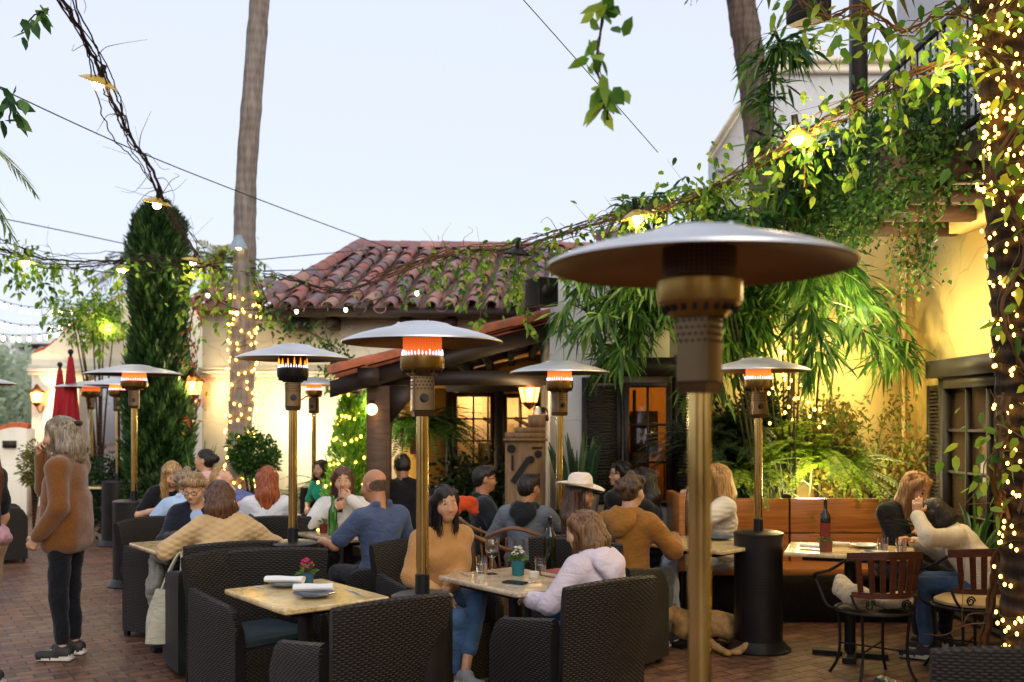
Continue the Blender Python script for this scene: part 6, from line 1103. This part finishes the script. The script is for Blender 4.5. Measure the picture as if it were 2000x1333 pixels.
person('man with wavy brown hair and a mustard hoodie seen from behind', GX(1222,6.95), 6.95, rad(-34), .93, True, lean=7, head=(-4,-4,0), L=(-.15,.34,.78), R=(.20,.36,.80), top=cloth('8f5e22', .9, .4, 90), topname='hoodie', neck='hood', bulk=.024, hair='curly', hm=('2a1c12','5a4028'), pants=cloth('5a5a4e'), skin='c09070')
person('person in a black coat with long black hair, hand to face', GX(1272,8.15), 8.15, rad(70), .93, lean=6, head=(5,-6,0), L=(-.02,.2,1.12), hL=(-.8,.1,-.6), top=cloth('0f0e12'), topname='coat', hair='long', hm=BK, hlen=.24, bulk=.025, skin='c89a78')
person('blonde woman in a white open knit sweater lifting a glass', GX(1408,7.98), 7.98, rad(92), .97, lean=2, head=(0,-3,0), L=(-.1,.24,1.05), R=(.12,.26,1.02), hL=(-.7,0,-.7), hR=(.7,-.2,-.7), curl=50, top=knitmat('dad2c0', True), bulk=.03, hair='long', hm=('8a6436','c89a5a'), hlen=.22, skin='d0a080', pants=cloth('b8c0cc'))
person('blonde woman in a black cardigan leaning to the right', 2.92, 7.55, rad(-165), .97, lean=10, side=-3, head=(14,-26,0), L=(.02,.34,.82), R=(-.05,.32,.80), top=cloth('121114'), topname='cardigan', neck='v', under=skinmat('c08a68'), bulk=.018, hair='long', hm=('7a5430','b88a56'), hlen=.2, skin='c8906c')
person('dark haired woman in a white sweater leaning on the right table, hand to her head', GX(1938,6.72), 6.72, rad(58), .90, lean=36, head=(18,-40,0), L=(-.20,.44,1.0), R=(.12,.52,.78), hL=(-.9,-.2,-.5), hR=(.6,-.2,-.5), curl=24, palm={-1:(.9,.1,.0),'f-1':(.25,.05,.9),1:(-.2,.2,-.8)}, top=knitmat('d8cbb0'), bulk=.018, long=.06, hair='long', hm=BK, hlen=.10, pants=denim, skin='c48e6a')
lump('jacket', 'pink jacket knotted round the waist of the woman at left edge', 'jacket', [((-3.25,6.08,.93),(.17,.21,.09)),((-3.15,5.92,.78),(.08,.07,.18)),((-3.24,5.9,.74),(.06,.06,.22))], cloth('b88a94'))
# glass in the drinking woman's hand, phone held by the blonde
b = MB(); b.lathe([(0,.0),(.024,0),(.026,.13),(.024,.13),(.022,.006),(0,.006)], 16); b.lathe([(0,.007),(.0215,.007),(.0235,.1),(0,.1)], 14, mat=1); solo(b, 'drink_glass', [M_glass, mat('lime_drink', 'a8a070', .2)], 'tall glass with a straw held by the woman in white', 'glass', (-1.40, 8.10, .89))
b = MB(); b.tube([(0,0,0),(.004,.02,.19)], .003, 6); solo(b, 'straw', mat('straw_black', '1a1a1a', .5), 'dark straw in the tall glass at her lips', 'straw', (-1.40, 8.10, .92))
# dog under the mustard man's table
b = MB(); S = SDF(); ox, oy = GX(1385,7.35), 7.35
S.ell((0,.0,.17), (.28,.12,.12), rotz(-.25), .05).ell((-.2,.02,.14), (.14,.12,.12), None, .06).ell((.20,-.06,.13), (.13,.11,.115), None, .05)
S.chain([(.24,-.1,.14),(.30,-.28,.13),(.22,-.38,.06),(.12,-.44,.035)], [.085,.06,.035,.03], .03).ell((.09,-.47,.03), (.055,.04,.028), None, .02)
S.chain([(-.16,-.1,.12),(-.1,-.28,.07),(-.02,-.46,.035)], [.07,.045,.03], .03).ell((0,-.5,.03), (.04,.055,.028), None, .02)
S.chain([(-.24,.0,.2),(-.34,-.06,.27)], [.10,.08], .05).ell((-.41,-.1,.29), (.085,.08,.075), None, .03).chain([(-.44,-.14,.27),(-.5,-.22,.25)], [.05,.036], .02); S.ell((-.5,-.245,.26), .017, None, .005, 1)
for e in (-1,1): S.ell((-.385+e*.06,-.06+e*.035,.31), (.03,.03,.055), None, .01, 2); S.ell((-.455+e*.035,-.165+e*.02,.30), .011, None, .004, 1)
S.chain([(.33,.06,.14),(.46,.06,.06),(.58,.0,.03)], [.04,.03,.012], .03); S.into(b, .011, .002); dm = mat('dog_fur', 'a8834e', .9, var=.35, vs=22, bump=.5, bs=120)
b.v = [v*.84 for v in b.v]; solo(b, 'dog', [dm, mat('dog_dark', '1a1210', .4), mat('dog_ear', '7a5a34', .9)], 'tan dog lying under the table beside the bench', 'dog', (ox,oy,0), .1)
# ---------- lamps the place has, lamps added as fill, sky, camera
for nm, p, w in (('lantern_light', W(72,772,18.6), 25), ('lantern_light', W(378,752,12.95), 14), ('lantern_light', W(1034,764,9.7), 3.5), ('pendant_light', W(192,170,7.75), 5), ('pendant_light', W(1245,432,8.05), 14), ('pendant_light', W(1557,275,6.7), 20), ('pendant_light', W(378,520,12.3), 8)): lamp(nm, p, w)
lamp('vine_lamp', W(210,640,17.6), 45, (1,.72,.32), .1); lamp('porch_wall_lamp', W(728,800,10.3), 14, (1,.75,.35), .04)
lamp('garden_and_fill_light', (GX(1560,8.85),8.72,1.12), 38, (1,.80,.36), .2); lamp('garden_and_fill_light', (GX(1700,9.1),8.7,1.3), 12, (1,.80,.42), .3); lamp('garden_and_fill_light', (GX(1600,9.2),8.9,2.3), 30, (1,.80,.32), .08); lamp('yellow_wall_fill', (3.1,7.2,2.6), 40, (1,.80,.44), .35); lamp('garden_and_fill_light', (GX(640,13.0),12.6,.9), 22, (1,.88,.58), .1); lamp('garden_and_fill_light', (GX(540,13.0),12.6,1.6), 22, (1,.88,.58), .1)  # balcony lamp and the cream wall pair are added fill, without any fixture
lamp('room_lamp', (1.6, DF+1.2, 2.2), 13, (1,.62,.25), .1); lamp('room_lamp', (GX(925,13.1), 13.12, 1.9), 9, (1,.62,.25), .1); lamp('room_lamp', (GX(1020,13.1), 13.12, 1.8), 9, (1,.66,.28), .1)
lamp('vine_lamp', W(1840,135,5.75), 8, (1,.74,.30), .08); lamp('garden_and_fill_light', (GX(1640,8.9), 8.4, 2.6), 34, (1,.80,.44), .35)  # second lamp is added fill, hung high to brighten the yellow wall
w = bpy.data.worlds.new('World'); SC.world = w; w.use_nodes = True; nt = w.node_tree; bg = nt.nodes['Background']
sky = nt.nodes.new('ShaderNodeTexSky'); sky.sky_type = 'NISHITA'; sky.sun_disc = False; sky.sun_elevation = rad(24); sky.sun_rotation = rad(160); sky.air_density = 1.0; sky.dust_density = 2.0; sky.ozone_density = 1.0
mx = nt.nodes.new('ShaderNodeMix'); mx.data_type = 'RGBA'; mx.inputs[0].default_value = .85; nt.links.new(sky.outputs[0], mx.inputs[6]); mx.inputs[7].default_value = (4.75, 5.0, 5.85, 1); nt.links.new(mx.outputs[2], bg.inputs[0]); bg.inputs[1].default_value = .1
sl = bpy.data.lights.new('sun', 'SUN'); sl.energy = .75; sl.angle = rad(40); sl.color = (1,.92,.8); so = bpy.data.objects.new('sun', sl); COL.objects.link(so)
dirv = Vector((math.sin(rad(160))*math.cos(rad(24)), math.cos(rad(160))*math.cos(rad(24)), math.sin(rad(24)))); so.rotation_euler = dirv.to_track_quat('Z', 'Y').to_euler()
cd = bpy.data.cameras.new('camera'); cam = bpy.data.objects.new('camera', cd); COL.objects.link(cam); cam.location = (0,0,CH); cam.rotation_euler = (rad(90),0,0); cd.sensor_width = 36; cd.lens = 36*F/2000; cd.shift_y = (HY-666.5)/2000; cd.clip_end = 500; cd.clip_start = .05
cd.dof.use_dof = True; cd.dof.focus_distance = 6.0; cd.dof.aperture_fstop = 2.2; SC.camera = cam
SC.view_settings.view_transform = 'Standard'; SC.view_settings.look = 'None'; SC.view_settings.exposure = .92; SC.view_settings.gamma = 1
SC.cycles.use_denoising = True; SC.cycles.max_bounces = 8; SC.cycles.transparent_max_bounces = 12; SC.cycles.sample_clamp_indirect = 6; SC.cycles.caustics_reflective = False; SC.cycles.caustics_refractive = False
